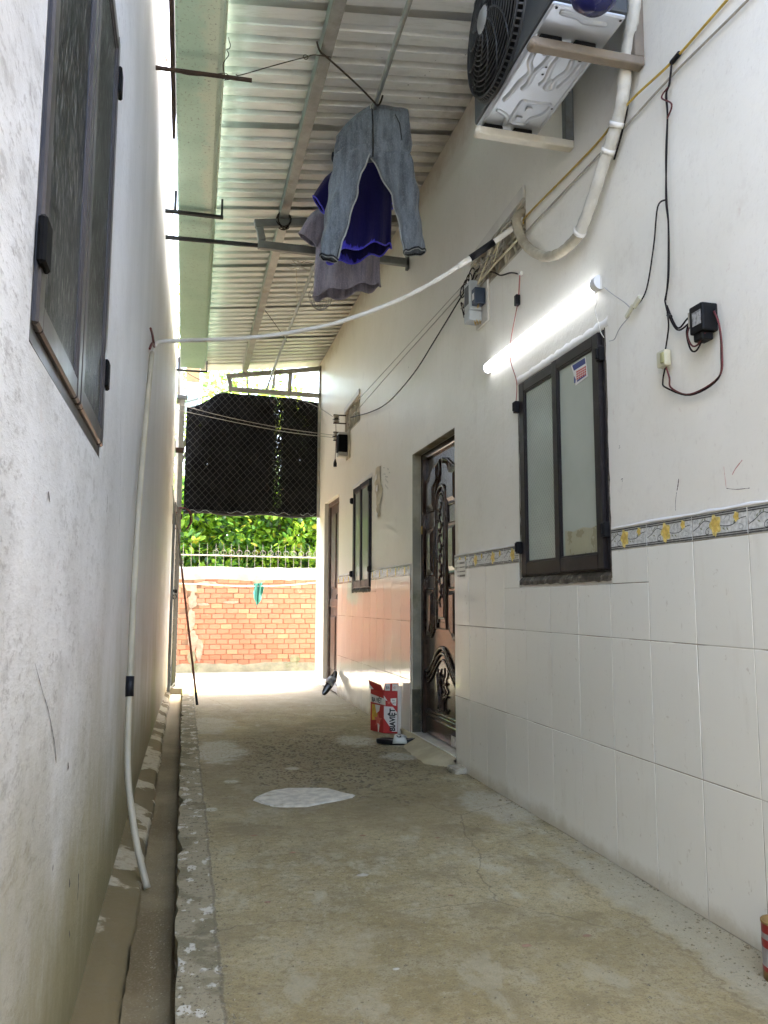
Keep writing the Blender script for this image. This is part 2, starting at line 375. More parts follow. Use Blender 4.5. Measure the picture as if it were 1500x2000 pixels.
def m_emit(name, c, s):
    t = NT(name); t.out((.9, .9, .9), .4); t.setin(t.p, 'Emission Color', c); t.setin(t.p, 'Emission Strength', s); return t.m

def m_carton():
    return simple('red_carton_print', (.42, .02, .02), .4, var=.12, scale=9, bump=.05)

M = {}
M['floor'] = m_floor(); M['channel'] = m_channel(); M['ledge'] = m_ledge()
M['pl'] = m_plaster_left(); M['pr'] = m_plaster_right(); M['tile'] = m_tile(); M['grout'] = m_grout()
M['brick'] = m_brick(); M['galv'] = m_galv(); M['gutter'] = m_gutter()
M['courtyard'] = simple('pale_yard_concrete', (.50, .46, .37), .85, var=.2, scale=1.5, bump=.3, bscale=40)
M['mortar'] = simple('brick_mortar', (.25, .155, .10), .9, var=.3, scale=8)
M['capcon'] = simple('rough_concrete_cap', (.42, .39, .35), .9, var=.25, scale=6, bump=.6, bscale=30, dirt=(.27, .24, .19))
M['basecon'] = simple('mossy_plinth', (.27, .25, .16), .9, var=.3, scale=7, bump=.5, dirt=(.13, .14, .05))
M['jamb'] = simple('door_jamb_cement', (.30, .28, .21), .85, var=.3, scale=5, bump=.4, dirt=(.15, .14, .07))
M['jamb_foot'] = simple('peeling_jamb_foot', (.075, .07, .045), .85, var=.6, scale=11, bump=.9, dirt=(.36, .33, .17))
M['alu'] = simple('dark_bronze_aluminium', (.017, .014, .015), .4, .1, var=.3, scale=10, bump=.05, spec=.3, dirt=(.05, .044, .045))
M['alu_l'] = simple('scuffed_bronze_aluminium', (.05, .044, .045), .34, .35, var=.3, scale=7, bump=.08)
M['pane'] = m_glass('patterned_glass', (.36, .41, .36), (.40, .45, .39), 'lattice')
M['pane2'] = m_glass('frosted_glass', (.38, .42, .36), (.42, .46, .40), 'plain')
M['pane_l'] = m_glass('streaked_glass', (.012, .013, .013), (.04, .042, .038), 'streak')
M['wood'] = m_wood()
M['black'] = simple('black_plastic', (.006, .006, .007), .5, var=.2, scale=25, bump=.05, spec=.2)
M['rubber'] = simple('black_rubber', (.005, .005, .006), .35, var=.2, scale=25, bump=.05, spec=.3)
M['dirtrim'] = simple('dirty_window_mortar', (.10, .085, .065), .9, var=.6, scale=25, bump=.9, bscale=50, dirt=(.35, .32, .26))
M['white'] = simple('white_plaster_trim', (.74, .73, .70), .6, var=.1, scale=9, bump=.15)
M['steel'] = simple('painted_grey_steel', (.17, .18, .175), .5, .3, var=.25, scale=8, bump=.1, dirt=(.10, .09, .075))
M['steel_lt'] = simple('dull_zinc_steel', (.36, .355, .32), .5, .5, var=.25, scale=7, bump=.1, dirt=(.27, .22, .15))
M['steel_bk'] = simple('black_steel', (.009, .010, .010), .6, .1, var=.3, scale=10, bump=.1)
M['rust'] = simple('rusty_steel', (.07, .045, .035), .8, .2, var=.5, scale=14, bump=.4)
M['wire'] = simple('rusty_wire', (.05, .04, .032), .7, .3, var=.4, scale=20, bump=0)
M['acbody'] = simple('dark_grey_casing', (.045, .052, .06), .5, 0, var=.1, scale=5, bump=.04)
M['acgrille'] = simple('grille_plastic', (.018, .02, .023), .45, 0, var=.1, scale=12, bump=.04)
M['acblack'] = simple('fan_shadow_black', (.004, .004, .0045), .7, 0, var=.2, scale=12, bump=0, spec=.1)
M['acbase'] = simple('bright_zinc_base', (.54, .57, .62), .36, .55, var=.1, scale=5, bump=.05)
M['bracket'] = simple('white_enamel_bracket', (.62, .59, .51), .5, .1, var=.15, scale=8, bump=.08, dirt=(.42, .38, .30))
M['bracket_d'] = simple('brown_dusty_bracket', (.23, .19, .15), .6, .1, var=.25, scale=8, bump=.1)
M['wrap'] = simple('white_pipe_wrap', (.60, .585, .53), .65, 0, var=.2, scale=7, bump=.8, bscale=55, dirt=(.36, .32, .23))
M['pvc'] = simple('cream_drain_hose', (.43, .385, .285), .5, 0, var=.15, scale=6, bump=.35, bscale=70, dirt=(.38, .33, .22))
M['pvc_w'] = simple('white_drain_hose', (.66, .645, .60), .6, 0, var=.15, scale=6, bump=.5, bscale=55, dirt=(.48, .44, .35))
M['tape'] = simple('black_tape', (.010, .010, .012), .5, 0, var=.3, scale=20, bump=.1, spec=.25)
M['yellow'] = simple('yellow_cable_sheath', (.52, .36, .06), .5, 0, var=.2, scale=10, bump=0)
M['greycab'] = simple('grey_cable_sheath', (.36, .34, .29), .5, 0, var=.2, scale=10, bump=0)
M['cream'] = simple('cream_cable_sheath', (.58, .53, .36), .5, 0, var=.2, scale=10, bump=0)
M['blackcab'] = simple('black_cable_sheath', (.010, .006, .006), .5, 0, var=.3, scale=15, bump=0, spec=.2)
M['redcab'] = simple('red_cable_sheath', (.11, .012, .012), .45, 0, var=.3, scale=15, bump=0)
M['silver'] = simple('thin_silver_wire', (.42, .42, .42), .4, .4, var=.2, scale=15, bump=0)
M['creamplastic'] = simple('ivory_plastic', (.56, .54, .40), .4, 0, var=.12, scale=20, bump=.04)
M['meter'] = simple('grey_meter_case', (.42, .45, .46), .4, 0, var=.1, scale=12, bump=.04)
M['meterblue'] = simple('navy_breaker', (.03, .045, .075), .4, 0, var=.15, scale=12, bump=.04)
M['lens'] = flat('meter_window', (.16, .17, .17), .12)
M['brass'] = simple('brass_terminal', (.55, .38, .14), .35, .8, var=.1, scale=20, bump=0)
M['board'] = simple('white_mounting_board', (.64, .62, .57), .55, 0, var=.08, scale=9, bump=.05)
M['breeze'] = simple('cement_breeze_block', (.52, .47, .37), .8, 0, var=.25, scale=8, bump=.4, dirt=(.28, .23, .16))
M['dark'] = simple('dark_room_void', (.02, .018, .015), .9, 0, var=.3, scale=5, bump=0)
M['tube'] = m_emit('lit_led_tube', (.90, .93, 1.0), TUBE_STRENGTH)
M['tubecap'] = simple('lamp_end_cap', (.74, .75, .77), .4, 0, var=.06, scale=20, bump=0)
M['denim'] = m_cloth('grey_denim', (.080, .096, .122), (.18, .215, .262), (12, 12, 1.0))
M['denim_d'] = m_cloth('dark_denim_trim', (.010, .012, .018), (.028, .034, .042))
M['seam_lt'] = m_cloth('pale_seam_tape', (.28, .31, .33), (.42, .45, .46))
M['blueshirt'] = m_cloth('blue_jersey', (.030, .026, .44), (.05, .045, .6), dark_above=(3.05, (.004, .003, .045)))
M['blueplain'] = m_cloth('bright_blue_jersey', (.045, .04, .55), (.085, .08, .74))
M['greyshirt'] = m_cloth('mauve_grey_jersey', (.21, .20, .265), (.34, .325, .42))
M['teal'] = m_cloth('teal_rag_cloth', (.05, .26, .21), (.12, .42, .35))
M['shade'] = m_shade()
M['mesh'] = simple('galvanised_wire', (.07, .07, .066), .5, .4, var=.2, scale=12, bump=0)
M['leafA'] = m_leaf('bright_leaf', (.20, .34, .03), (.34, .50, .06), .6)
M['leafB'] = m_leaf('mid_leaf', (.07, .17, .025), (.13, .27, .045), .5)
M['leafC'] = m_leaf('dark_leaf', (.012, .035, .010), (.03, .075, .02), .3)
M['leafD'] = m_leaf('yellow_leaf', (.40, .36, .03), (.50, .45, .06), .5)
M['leafT'] = m_leaf('pale_tree_leaf', (.12, .19, .07), (.22, .30, .12), .5)
M['bark'] = simple('grey_bark', (.10, .075, .055), .9, 0, var=.4, scale=14, bump=.8)
M['railp'] = simple('white_rail_paint', (.32, .29, .25), .5, .1, var=.2, scale=12, bump=.1, dirt=(.30, .20, .13))
M['carton'] = m_carton()
M['cartonw'] = simple('white_carton_print', (.66, .63, .58), .45, 0, var=.08, scale=9, bump=.03)
M['gold'] = simple('gold_print', (.55, .34, .05), .4, 0, var=.25, scale=30, bump=0)
M['ink'] = flat('black_ink', (.012, .012, .012), .5)
M['inkgrey'] = flat('grey_ink', (.20, .20, .19), .6)
M['whiteprint'] = flat('white_print', (.66, .66, .64), .5)
M['pinkish'] = flat('faded_red_print', (.55, .12, .09), .5)
M['bluep'] = flat('blue_print', (.03, .05, .20), .5)
M['redp'] = flat('red_print', (.50, .05, .04), .5)
M['strap'] = simple('pale_strap', (.55, .56, .50), .5, 0, var=.1, scale=20, bump=.05)
M['stone'] = simple('cement_lump', (.40, .37, .29), .9, 0, var=.3, scale=16, bump=.8, dirt=(.22, .20, .14))
M['canred'] = simple('red_can_print', (.32, .025, .025), .35, .2, var=.15, scale=14, bump=0)
M['cansilver'] = simple('silver_can_print', (.45, .44, .46), .35, .3, var=.3, scale=18, bump=0)
M['canrust'] = simple('rusty_can_rim', (.30, .18, .06), .55, .3, var=.4, scale=20, bump=.1)
M['stick'] = simple('red_brown_stick', (.22, .075, .04), .6, 0, var=.35, scale=12, bump=.1)
M['stick_g'] = simple('weathered_stick', (.24, .22, .18), .7, 0, var=.35, scale=12, bump=.1)
M['paper'] = simple('yellowed_paper', (.60, .54, .41), .8, 0, var=.2, scale=12, bump=.4, dirt=(.38, .33, .24))
M['bluebasin'] = simple('blue_plastic', (.006, .008, .085), .3, 0, var=.15, scale=8, bump=.03)
M['sillstone'] = simple('white_sill_tile', (.60, .58, .53), .15, 0, var=.15, scale=6, bump=.03)
M['rose'] = simple('rose_yellow_print', (.74, .60, .20), .15, 0, var=.35, scale=60, bump=0)
M['rose_d'] = simple('rose_shade_print', (.66, .47, .12), .15, 0, var=.3, scale=60, bump=0)
M['stripe'] = simple('grey_stripe_print', (.115, .115, .11), .18, 0, var=.3, scale=60, bump=0)
M['scroll'] = flat('dark_scroll_print', (.055, .06, .065), .2)
M['scroll_l'] = flat('light_scroll_print', (.33, .36, .35), .2)
M['leafprint'] = flat('leaf_print', (.23, .25, .16), .2)
M['bandgrey'] = simple('speckled_band_print', (.60, .61, .59), .14, 0, var=.25, scale=90, bump=0)
M['orangebd'] = simple('orange_brown_board', (.40, .24, .10), .8, 0, var=.3, scale=6, bump=.2)
M['smear'] = simple('dusty_pink_mortar', (.40, .29, .22), .9, 0, var=.3, scale=14, bump=.6, dirt=(.33, .18, .12))
M['paleboard'] = simple('pale_green_board', (.42, .52, .43), .5, 0, var=.15, scale=6, bump=.1)

# ------------------------------------------------------------------ mesh builder
WO = {}
def tag(o, label=None, cat=None, group=None, kind=None):
    if label: o['label'] = label
    if cat: o['category'] = cat
    if group: o['group'] = group
    if kind: o['kind'] = kind
    return o
def empty(name, loc, label=None, cat=None, group=None):
    o = bpy.data.objects.new(name, None); COL.objects.link(o); o.location = loc; o.empty_display_size = .1
    WO[o] = Vector(loc); return tag(o, label, cat, group)

class MB:
    def __init__(s): s.v = []; s.f = []
    def add(s, vs, fs):
        k = len(s.v); s.v += [tuple(v) for v in vs]; s.f += [tuple(i+k for i in f) for f in fs]; return s
    def box(s, x0, x1, y0, y1, z0, z1, bev=0):
        if x0 > x1: x0, x1 = x1, x0
        if y0 > y1: y0, y1 = y1, y0
        if z0 > z1: z0, z1 = z1, z0
        return s.add([(x0,y0,z0),(x1,y0,z0),(x1,y1,z0),(x0,y1,z0),(x0,y0,z1),(x1,y0,z1),(x1,y1,z1),(x0,y1,z1)],
                     [(0,3,2,1),(4,5,6,7),(0,1,5,4),(1,2,6,5),(2,3,7,6),(3,0,4,7)])
    def obox(s, c, ax, ay, az):
        """box from centre and three half-axis vectors"""
        c, ax, ay, az = map(Vector, (c, ax, ay, az)); P = []
        for k in (-1, 1):
            for i, j in ((-1,-1),(1,-1),(1,1),(-1,1)): P.append(c+ax*i+ay*j+az*k)
        return s.add(P, [(0,3,2,1),(4,5,6,7),(0,1,5,4),(1,2,6,5),(2,3,7,6),(3,0,4,7)])
    def bar(s, a, b, w, h, up=(0, 0, 1)):
        a, b = Vector(a), Vector(b); d = (b-a); L = d.length/2; d.normalize()
        upv = Vector(up)
        if abs(d.dot(upv)) > .98: upv = Vector((0, 1, 0))
        r = d.cross(upv).normalized(); u = r.cross(d)
        return s.obox((a+b)/2, r*w/2, u*h/2, d*L)
    def tube(s, pts, r, n=6, cap=True, closed=False):
        P = [Vector(p) for p in pts]; m = len(P); rs = r if isinstance(r, (list, tuple)) else [r]*m
        k = len(s.v); prev = None
        for i in range(m):
            if closed: d = P[(i+1) % m]-P[i-1]
            else: d = P[min(i+1, m-1)]-P[max(i-1, 0)]
            if d.length < 1e-9: d = Vector((0, 0, 1))
            d.normalize()
            if prev is None:
                a = d.cross(Vector((0, 0, 1)))
                if a.length < .05: a = d.cross(Vector((0, 1, 0)))
            else:
                a = prev-d*prev.dot(d)
                if a.length < 1e-6: a = d.cross(Vector((1, 0, 0)))
            a.normalize(); prev = a; b = d.cross(a)
            for j in range(n):
                t = 2*math.pi*j/n; s.v.append(tuple(P[i]+(a*math.cos(t)+b*math.sin(t))*rs[i]))
        for i in range(m if closed else m-1):
            for j in range(n):
                i2 = (i+1) % m
                s.f.append((k+i*n+j, k+i*n+(j+1) % n, k+i2*n+(j+1) % n, k+i2*n+j))
        if cap and not closed:
            s.f.append(tuple(k+j for j in reversed(range(n)))); s.f.append(tuple(k+(m-1)*n+j for j in range(n)))
        return s
    def rings(s, R, cap0=False, cap1=False, closed=True):
        n = len(R[0]); k = len(s.v)
        for r in R: s.v += [tuple(p) for p in r]
        for i in range(len(R)-1):
            for j in range(n if closed else n-1):
                s.f.append((k+i*n+j, k+i*n+(j+1) % n, k+(i+1)*n+(j+1) % n, k+(i+1)*n+j))
        if cap0: s.f.append(tuple(k+j for j in reversed(range(n))))
        if cap1: s.f.append(tuple(k+(len(R)-1)*n+j for j in range(n)))
        return s
    def poly(s, pts): return s.add(pts, [tuple(range(len(pts)))])
    def prism(s, pts, d):
        """flat polygon extruded by vector d"""
        n = len(pts); d = Vector(d); A = [Vector(p) for p in pts]; B = [p+d for p in A]
        return s.add(A+B, [tuple(range(n)), tuple(reversed(range(n, 2*n)))]+[(i, i+n, (i+1) % n+n, (i+1) % n) for i in range(n)])
    def build(s, name, mat, parent=None, smooth=False, bevel=0, loc=None, seg=1, kind=None, fixn=True, label=None, cat=None, group=None):
        V = [Vector(v) for v in s.v]
        if loc is None:
            lo = Vector([min(v[i] for v in V) for i in range(3)]); hi = Vector([max(v[i] for v in V) for i in range(3)])
            loc = Vector(((lo.x+hi.x)/2, (lo.y+hi.y)/2, lo.z))
        loc = Vector(loc)
        me = bpy.data.meshes.new(name); me.from_pydata([v-loc for v in V], [], s.f)
        if fixn or bevel:
            bm = bmesh.new(); bm.from_mesh(me)
            if fixn: bmesh.ops.recalc_face_normals(bm, faces=bm.faces)
            if bevel: bmesh.ops.bevel(bm, geom=list(bm.edges), offset=bevel, segments=seg, affect='EDGES', profile=.6)
            bm.to_mesh(me); bm.free()
        if smooth:
            me.polygons.foreach_set('use_smooth', [True]*len(me.polygons))
        me.materials.append(mat); me.update()
        o = bpy.data.objects.new(name, me); COL.objects.link(o)
        WO[o] = loc
        if parent: o.parent = parent; o.location = loc-WO[parent]
        else: o.location = loc
        if kind: o['kind'] = kind
        return tag(o, label, cat, group)

def dupe(o, parent=None, loc=None):
    c = o.copy(); COL.objects.link(c)
    if loc is not None:
        loc = Vector(loc); WO[c] = loc; c.location = loc-WO[parent] if parent else loc
    else: WO[c] = WO[o]
    c.parent = parent if parent else o.parent
    return c

def spline(pts, k=6):
    """Catmull-Rom through points"""
    P = [Vector(p) for p in pts]; out = []
    for i in range(len(P)-1):
        p0 = P[max(i-1, 0)]; p1 = P[i]; p2 = P[i+1]; p3 = P[min(i+2, len(P)-1)]
        for j in range(k):
            t = j/k
            out.append(.5*((2*p1)+(-p0+p2)*t+(2*p0-5*p1+4*p2-p3)*t*t+(-p0+3*p1-3*p2+p3)*t**3))
    out.append(P[-1]); return out
def wire(name, pts, r, mat, label, cat='cable', group=None, k=6, n=6, parent=None):
    o = MB().tube(spline(pts, k), r, n).build(name, mat, parent, smooth=True)
    if not parent: tag(o, label, cat, group)
    return o
def text_part(name, body, size, origin, ux, uy, mat, parent, align='LEFT', squash=1.0, bold=0.0, depth=.0004):
    """printed lettering as a thin mesh; ux = reading direction, uy = up direction"""
    c = bpy.data.curves.new(name, 'FONT'); c.body = body; c.size = size; c.align_x = align; c.extrude = depth; c.offset = bold; c.resolution_u = 3
    tmp = bpy.data.objects.new(name+'_tmp', c); COL.objects.link(tmp)
    bpy.context.view_layer.update()
    me = bpy.data.meshes.new_from_object(tmp.evaluated_get(bpy.context.evaluated_depsgraph_get()))
    bpy.data.objects.remove(tmp); bpy.data.curves.remove(c)
    ux, uy = Vector(ux).normalized(), Vector(uy).normalized(); uz = ux.cross(uy)
    for v in me.vertices: v.co = ux*v.co.x*squash+uy*v.co.y+uz*v.co.z
    me.materials.clear(); me.materials.append(mat)
    o = bpy.data.objects.new(name, me); COL.objects.link(o); WO[o] = Vector(origin); o.parent = parent; o.location = Vector(origin)-WO[parent]
    return o

W = 1.529                       # face of the right wall
def LX(y):                      # face of the left wall
    P = [(-6, -.255), (0, -.227), (1, -.2205), (2.3, -.2175), (5, -.205), (7, -.185), (9.2, -.155)]
    for (a, xa), (b, xb) in zip(P, P[1:]):
        if y <= b: return xa+(xb-xa)*(y-a)/(b-a)
    return P[-1][1]
def roofz(x): return 3.83-.12*(W-x)

# ================================================================== STRUCTURE
g = MB(); g.poly([(-600, -600, -.155), (600, -600, -.155), (600, 600, -.155), (-600, 600, -.155)])
tag(g.build('ground', simple('garden_soil', (.20, .17, .10), .95, 0, var=.4, scale=.6, bump=.6, bscale=12), loc=(0, 0, -.155)), kind='structure')
g = MB().box(-4.2, 6.2, 9.03, 11.4, -.15, -.001); tag(g.build('courtyard', M['courtyard']), kind='structure')
# alley floor slab with a ragged edge over the drain
g = MB(); ys = [-6+.06*i for i in range(int(15.0/.06)+1)]
top = []
for y in ys:
    e = .006+random.uniform(-.004, .010)
    if random.random() < .10: e += random.uniform(.006, .02)
    top.append((e, y))
k = len(top)
vs = [(e, y, 0.0) for e, y in top]+[(e+.004, y, -.15) for e, y in top]+[(W+.3, y, 0.0) for e, y in top]
fs = []
for i in range(k-1):
    fs += [(i, i+1, 2*k+i+1, 2*k+i), (i, k+i, k+i+1, i+1)]
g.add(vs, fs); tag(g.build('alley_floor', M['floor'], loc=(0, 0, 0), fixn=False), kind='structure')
# drain channel and the cement ledge at the foot of the left wall
g = MB(); R = []
for y in ys:
    R.append([(-.115+random.uniform(-.003, .003), y, -.052), (-.108, y, -.060), (-.06, y, -.066), (-.004, y, -.064), (.0, y, -.10), (.02, y, -.11)])
g.rings(R, closed=False); tag(g.build('drain_channel', M['channel'], loc=(0, 0, 0), smooth=True), kind='structure')
g = MB(); R = []
for y in ys:
    w = random.uniform(-.005, .004)+.006*math.sin(y*5)
    R.append([(LX(y)-.02, y, -.004), (LX(y)+.012, y, -.012), (-.16, y, -.022+.003*math.sin(y*7)), (-.122+w, y, -.034), (-.114+w, y, -.05), (-.112+w, y, -.1)])
g.rings(R, closed=False); tag(g.build('cement_ledge', M['ledge'], loc=(0, 0, 0), smooth=True), kind='structure')
# pale cement patch on the floor
pp = [(0.352,3.88),(0.372,3.935),(0.407,4.0),(.46,4.05),(0.527,4.075),(.62,4.06),(0.724,4.03),(.765,3.96),(0.80,3.895),(.83,3.86),(0.80,3.82),(.74,3.775),(0.665,3.735),(.57,3.70),(0.48,3.715),(.42,3.735),(0.375,3.79)]
g = MB(); n = len(pp); c = (.58, 3.87)
o1 = [(x+random.uniform(-.01,.01), y+random.uniform(-.01,.01), .0) for x, y in pp]; o2 = [(c[0]+(x-c[0])*.95, c[1]+(y-c[1])*.93, .006) for x, y in pp]
g.add(o1+o2+[(c[0], c[1], .009)], [(i, (i+1) % n, n+(i+1) % n, n+i) for i in range(n)]+[(n+i, n+(i+1) % n, 2*n) for i in range(n)])
tag(g.build('floor_patch', simple('pale_cement_patch', (.56, .53, .44), .85, 0, var=.25, scale=22, bump=1.0, bscale=45, dirt=(.34, .30, .20))), kind='structure')
# cement ramp in front of the near door
g = MB(); R = []
for i in range(29):
    y = 4.35+1.15*i/28; f_ = i/28*7; i0 = min(6, int(f_)); e_ = [1.505, 1.385, 1.38, 1.39, 1.405, 1.43, 1.45, 1.515]; ex = e_[i0]+(e_[i0+1]-e_[i0])*(f_-i0)+random.uniform(-.008, .008)
    R.append([(W+.05, y, .052), (W-.004, y, .05), (W-.03, y, .044), (ex+.02, y, .012), (ex, y, .0)])
g.rings(R, closed=False); tag(g.build('door_ramp', simple('ramp_cement', (.40, .35, .225), .85, 0, var=.2, scale=7, bump=.4, dirt=(.33, .28, .18)), smooth=True), kind='structure')

# ================================================================== RIGHT HOUSE
house = empty('rental_house', (W+2, 4, 0), 'long cream house with white tiled base, two doors and two windows on the right', 'house')
DOOR1 = (4.37, 5.275, .0, 1.965); DOOR2 = (8.0, 8.87, .0, 2.055)
WIN1 = (2.628, 3.436, 1.018, 1.972); WIN2 = (6.515, 7.285, 1.03, 2.0)
VENT1 = (3.318, 4.08, 2.62, 2.85); VENT2 = (7.0, 7.74, 2.60, 2.85)
HOLES = [DOOR1, DOOR2, WIN1, WIN2, VENT1, VENT2]
H0, H1, HT = -6.0, 9.42, 3.835
def wall_with_holes(g, x, y0, y1, z0, z1, holes, depth, step=.6):
    Y = sorted(set([y0, y1]+[h[i] for h in holes for i in (0, 1)])); Z = sorted(set([z0, z1]+[h[i] for h in holes for i in (2, 3)]))
    for a, b in zip(Y, Y[1:]):
        for c, d in zip(Z, Z[1:]):
            cy, cz = (a+b)/2, (c+d)/2
            if any(h[0] < cy < h[1] and h[2] < cz < h[3] for h in holes): continue
            g.poly([(x, a, c), (x, a, d), (x, b, d), (x, b, c)])
    for (a, b, c, d) in holes:
        g.poly([(x, a, c), (x+depth, a, c), (x+depth, a, d), (x, a, d)]); g.poly([(x, b, c), (x, b, d), (x+depth, b, d), (x+depth, b, c)])
        g.poly([(x, a, d), (x+depth, a, d), (x+depth, b, d), (x, b, d)]); g.poly([(x, a, c), (x, b, c), (x+depth, b, c), (x+depth, a, c)])
g = MB(); wall_with_holes(g, W, H0, H1, -.15, HT, HOLES, .12)
g.poly([(W, H0, -.15), (W, H0, HT), (W+4, H0, HT), (W+4, H0, -.15)]); g.poly([(W, H1, -.15), (W+4, H1, -.15), (W+4, H1, HT), (W, H1, HT)])
g.poly([(W+4, H0, -.15), (W+4, H0, HT), (W+4, H1, HT), (W+4, H1, -.15)])
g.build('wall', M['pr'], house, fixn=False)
# dark sheet standing in for the unlit rooms behind the openings
g = MB(); g.box(W+.125, W+.14, H0+.1, H1-.1, -.1, HT-.02); g.build('dark_backing', M['dark'], house)

# --- tiles, one by one
Y0 = 4.132; TH = .40; TZ1 = 1.116; BZ1 = 1.195
def clip_rects(r, hole):
    a, b, c, d = r; ha, hb, hc, hd = hole
    if b <= ha or a >= hb or d <= hc or c >= hd: return [r]
    out = []
    if c < hc: out.append((a, b, c, hc))
    if d > hd: out.append((a, b, hd, d))
    if a < ha: out.append((a, ha, max(c, hc), min(d, hd)))
    if b > hb: out.append((hb, b, max(c, hc), min(d, hd)))
    return out
tcache = {}
GAP = .0016
def tile(name, rects, mat, front=.0075):
    a0 = min(r[0] for r in rects); c0 = min(r[2] for r in rects)
    key = (name, tuple(tuple(round(q, 3) for q in (r[0]-a0, r[1]-a0, r[2]-c0, r[3]-c0)) for r in rects))
    loc = (W-front/2, a0, c0)
    if key in tcache:
        q = dupe(tcache[key], house, loc); q.rotation_euler = (0, random.uniform(-.0014, .0014), random.uniform(-.0020, .0020)); return q
    g = MB()
    for (a, b, c, d) in rects: g.box(W-front, W+.004, a+GAP, b-GAP, c+GAP, d-GAP)
    o = g.build(name, mat, house, loc=loc, bevel=.0009); tcache[key] = o; return o
def tile_run(ylo, yhi, start, holes, border):
    cols = []; y = start
    while y < yhi-1e-6: cols.append((max(y, ylo), min(y+.25, yhi))); y += .25
    for (a, b) in cols:
        if b-a < .02: continue
        for c, d in ((0, TH), (TH, 2*TH), (2*TH, TZ1)):
            rs = [(a, b, c, d)]
            for h in holes: rs = [q for r in rs for q in clip_rects(r, h)]
            rs = [r for r in rs if r[1]-r[0] > .012 and r[3]-r[2] > .012]
            if rs: tile('wall_tile', rs, M['tile'])
        rs = [(a, b, TZ1, BZ1)]
        for h in holes: rs = [q for r in rs for q in clip_rects(r, h)]
        rs = [r for r in rs if r[1]-r[0] > .012 and r[3]-r[2] > .012]
        for r in rs: border_tile(r, a if b-a > .24 else (b-.25 if border == 'hi' else a))
def ring2(cx, cz, rr, n, jit=0):
    return [(cx+rr*(1+jit*math.cos(5*2*math.pi*i/n))*math.cos(2*math.pi*i/n), cz+rr*(1+jit*math.cos(5*2*math.pi*i/n))*math.sin(2*math.pi*i/n)) for i in range(n)]
def border_tile(r, a):
    """frieze tile: stripes, scroll and yellow roses printed on the glaze; a = where the full tile starts"""
    o = tile('border_tile', [r], M['bandgrey'])
    lo, hi, c, d = r; X = W-.0078; loc = (W, lo, c)
    g = MB()
    for (z0, z1) in ((c+.003, c+.008), (c+.010, c+.014), (d-.008, d-.003), (d-.014, d-.010)):
        g.box(X-.0006, X, lo+.002, hi-.002, z0, z1)
    g.build('stripe_print', M['stripe'], o)
    zc = (c+d)/2
    def inside(y): return lo+.004 < y < hi-.004
    # tile reads from its far edge (high y) to its near edge: u runs along -y
    def Yu(u): return a+.25-u
    def curve(pts, wdt, mat, nm):
        g = MB(); pts = [(Yu(u), zc+v) for u, v in pts]
        P = spline([(0, y, z) for y, z in pts], 6); did = False
        for p, q in zip(P, P[1:]):
            if not (inside(p.y) and inside(q.y)): continue
            dd = Vector((0, q.y-p.y, q.z-p.z)); 
            if dd.length < 1e-6: continue
            nrm = Vector((0, -dd.z, dd.y)).normalized()*wdt/2
            g.poly([(X-.0012, p.y-nrm.y, p.z-nrm.z), (X-.0012, p.y+nrm.y, p.z+nrm.z), (X-.0012, q.y+nrm.y, q.z+nrm.z), (X-.0012, q.y-nrm.y, q.z-nrm.z)]); did = True
        if did: g.build(nm, mat, o)
    curve([(.006, -.010), (.03, .000), (.06, .016), (.085, .012), (.12, .0), (.15, -.006), (.185, -.006), (.215, .008), (.246, .012)], .0022, M['scroll'], 'scroll_print')
    curve([(.085, -.004), (.07, -.010), (.066, -.022), (.077, -.025), (.082, -.017), (.076, -.014)], .002, M['scroll'], 'scroll_print')
    curve([(.012, .014), (.022, .024), (.032, .020), (.030, .010)], .002, M['scroll_l'], 'scroll_print')
    curve([(.150, .012), (.168, .024), (.178, .018), (.170, .008)], .002, M['scroll_l'], 'scroll_print')
    curve([(.215, -.004), (.232, -.012), (.226, -.022), (.214, -.018)], .002, M['scroll_l'], 'scroll_print')
    g = MB(); did = False
    for (u, v, rot) in ((.04, .012, .8), (.052, .020, 1.0), (.065, .022, 1.3), (.148, -.014, -.6), (.165, -.016, -.9), (.196, .004, .9), (.046, -.006, -.4)):
        y, z = Yu(u), zc+v
        if not (lo+.012 < y < hi-.012): continue
        cs, sn = math.cos(rot), math.sin(rot); pts = []
        for (p, q) in ((-.007, 0), (-.001, .0026), (.007, 0), (-.001, -.0026)):
            pts.append((X-.0010, y-(p*cs-q*sn), z+(p*sn+q*cs)))
        g.poly(pts); did = True
    if did: g.build('leaf_print', M['leafprint'], o)
    for (u, v, rr) in ((.112, .0, .029), (.205, .016, .0135)):
        y, z = Yu(u), zc+v
        if not (lo+rr < y < hi-rr): continue
        g = MB(); q = .86
        g.poly([(X-.0014, y+(p-y)*q, w_) for p, w_ in ring2(y, z, rr, 30, .16)]); g.poly([(X-.0016, p, w_) for p, w_ in [(y-rr*.22, z-rr*.85), (y+rr*.22, z-rr*.85), (y, z-rr*1.25)]])
        rose = g.build('rose_print', M['rose'], o)
        for (dy, dz, q) in ((.25, .2, .42), (-.3, .1, .38), (0, -.35, .4), (.05, .45, .3)):
            MB().poly([(X-.0018-.0001*q, p, w_) for p, w_ in ring2(y+dy*rr, z+dz*rr, rr*q, 10, .1)]).build('petal_print', M['rose_d'], o)
W1M = (WIN1[0]-.012, WIN1[1]+.012, WIN1[2]-.022, WIN1[3])
W2M = (WIN2[0]-.008, WIN2[1]+.008, WIN2[2]-.012, WIN2[3])
tile_run(.632, DOOR1[0]-.002, .632, [W1M], 'lo')
tile_run(DOOR1[1]+.03, DOOR2[0]-.002, 5.305, [W2M], 'lo')
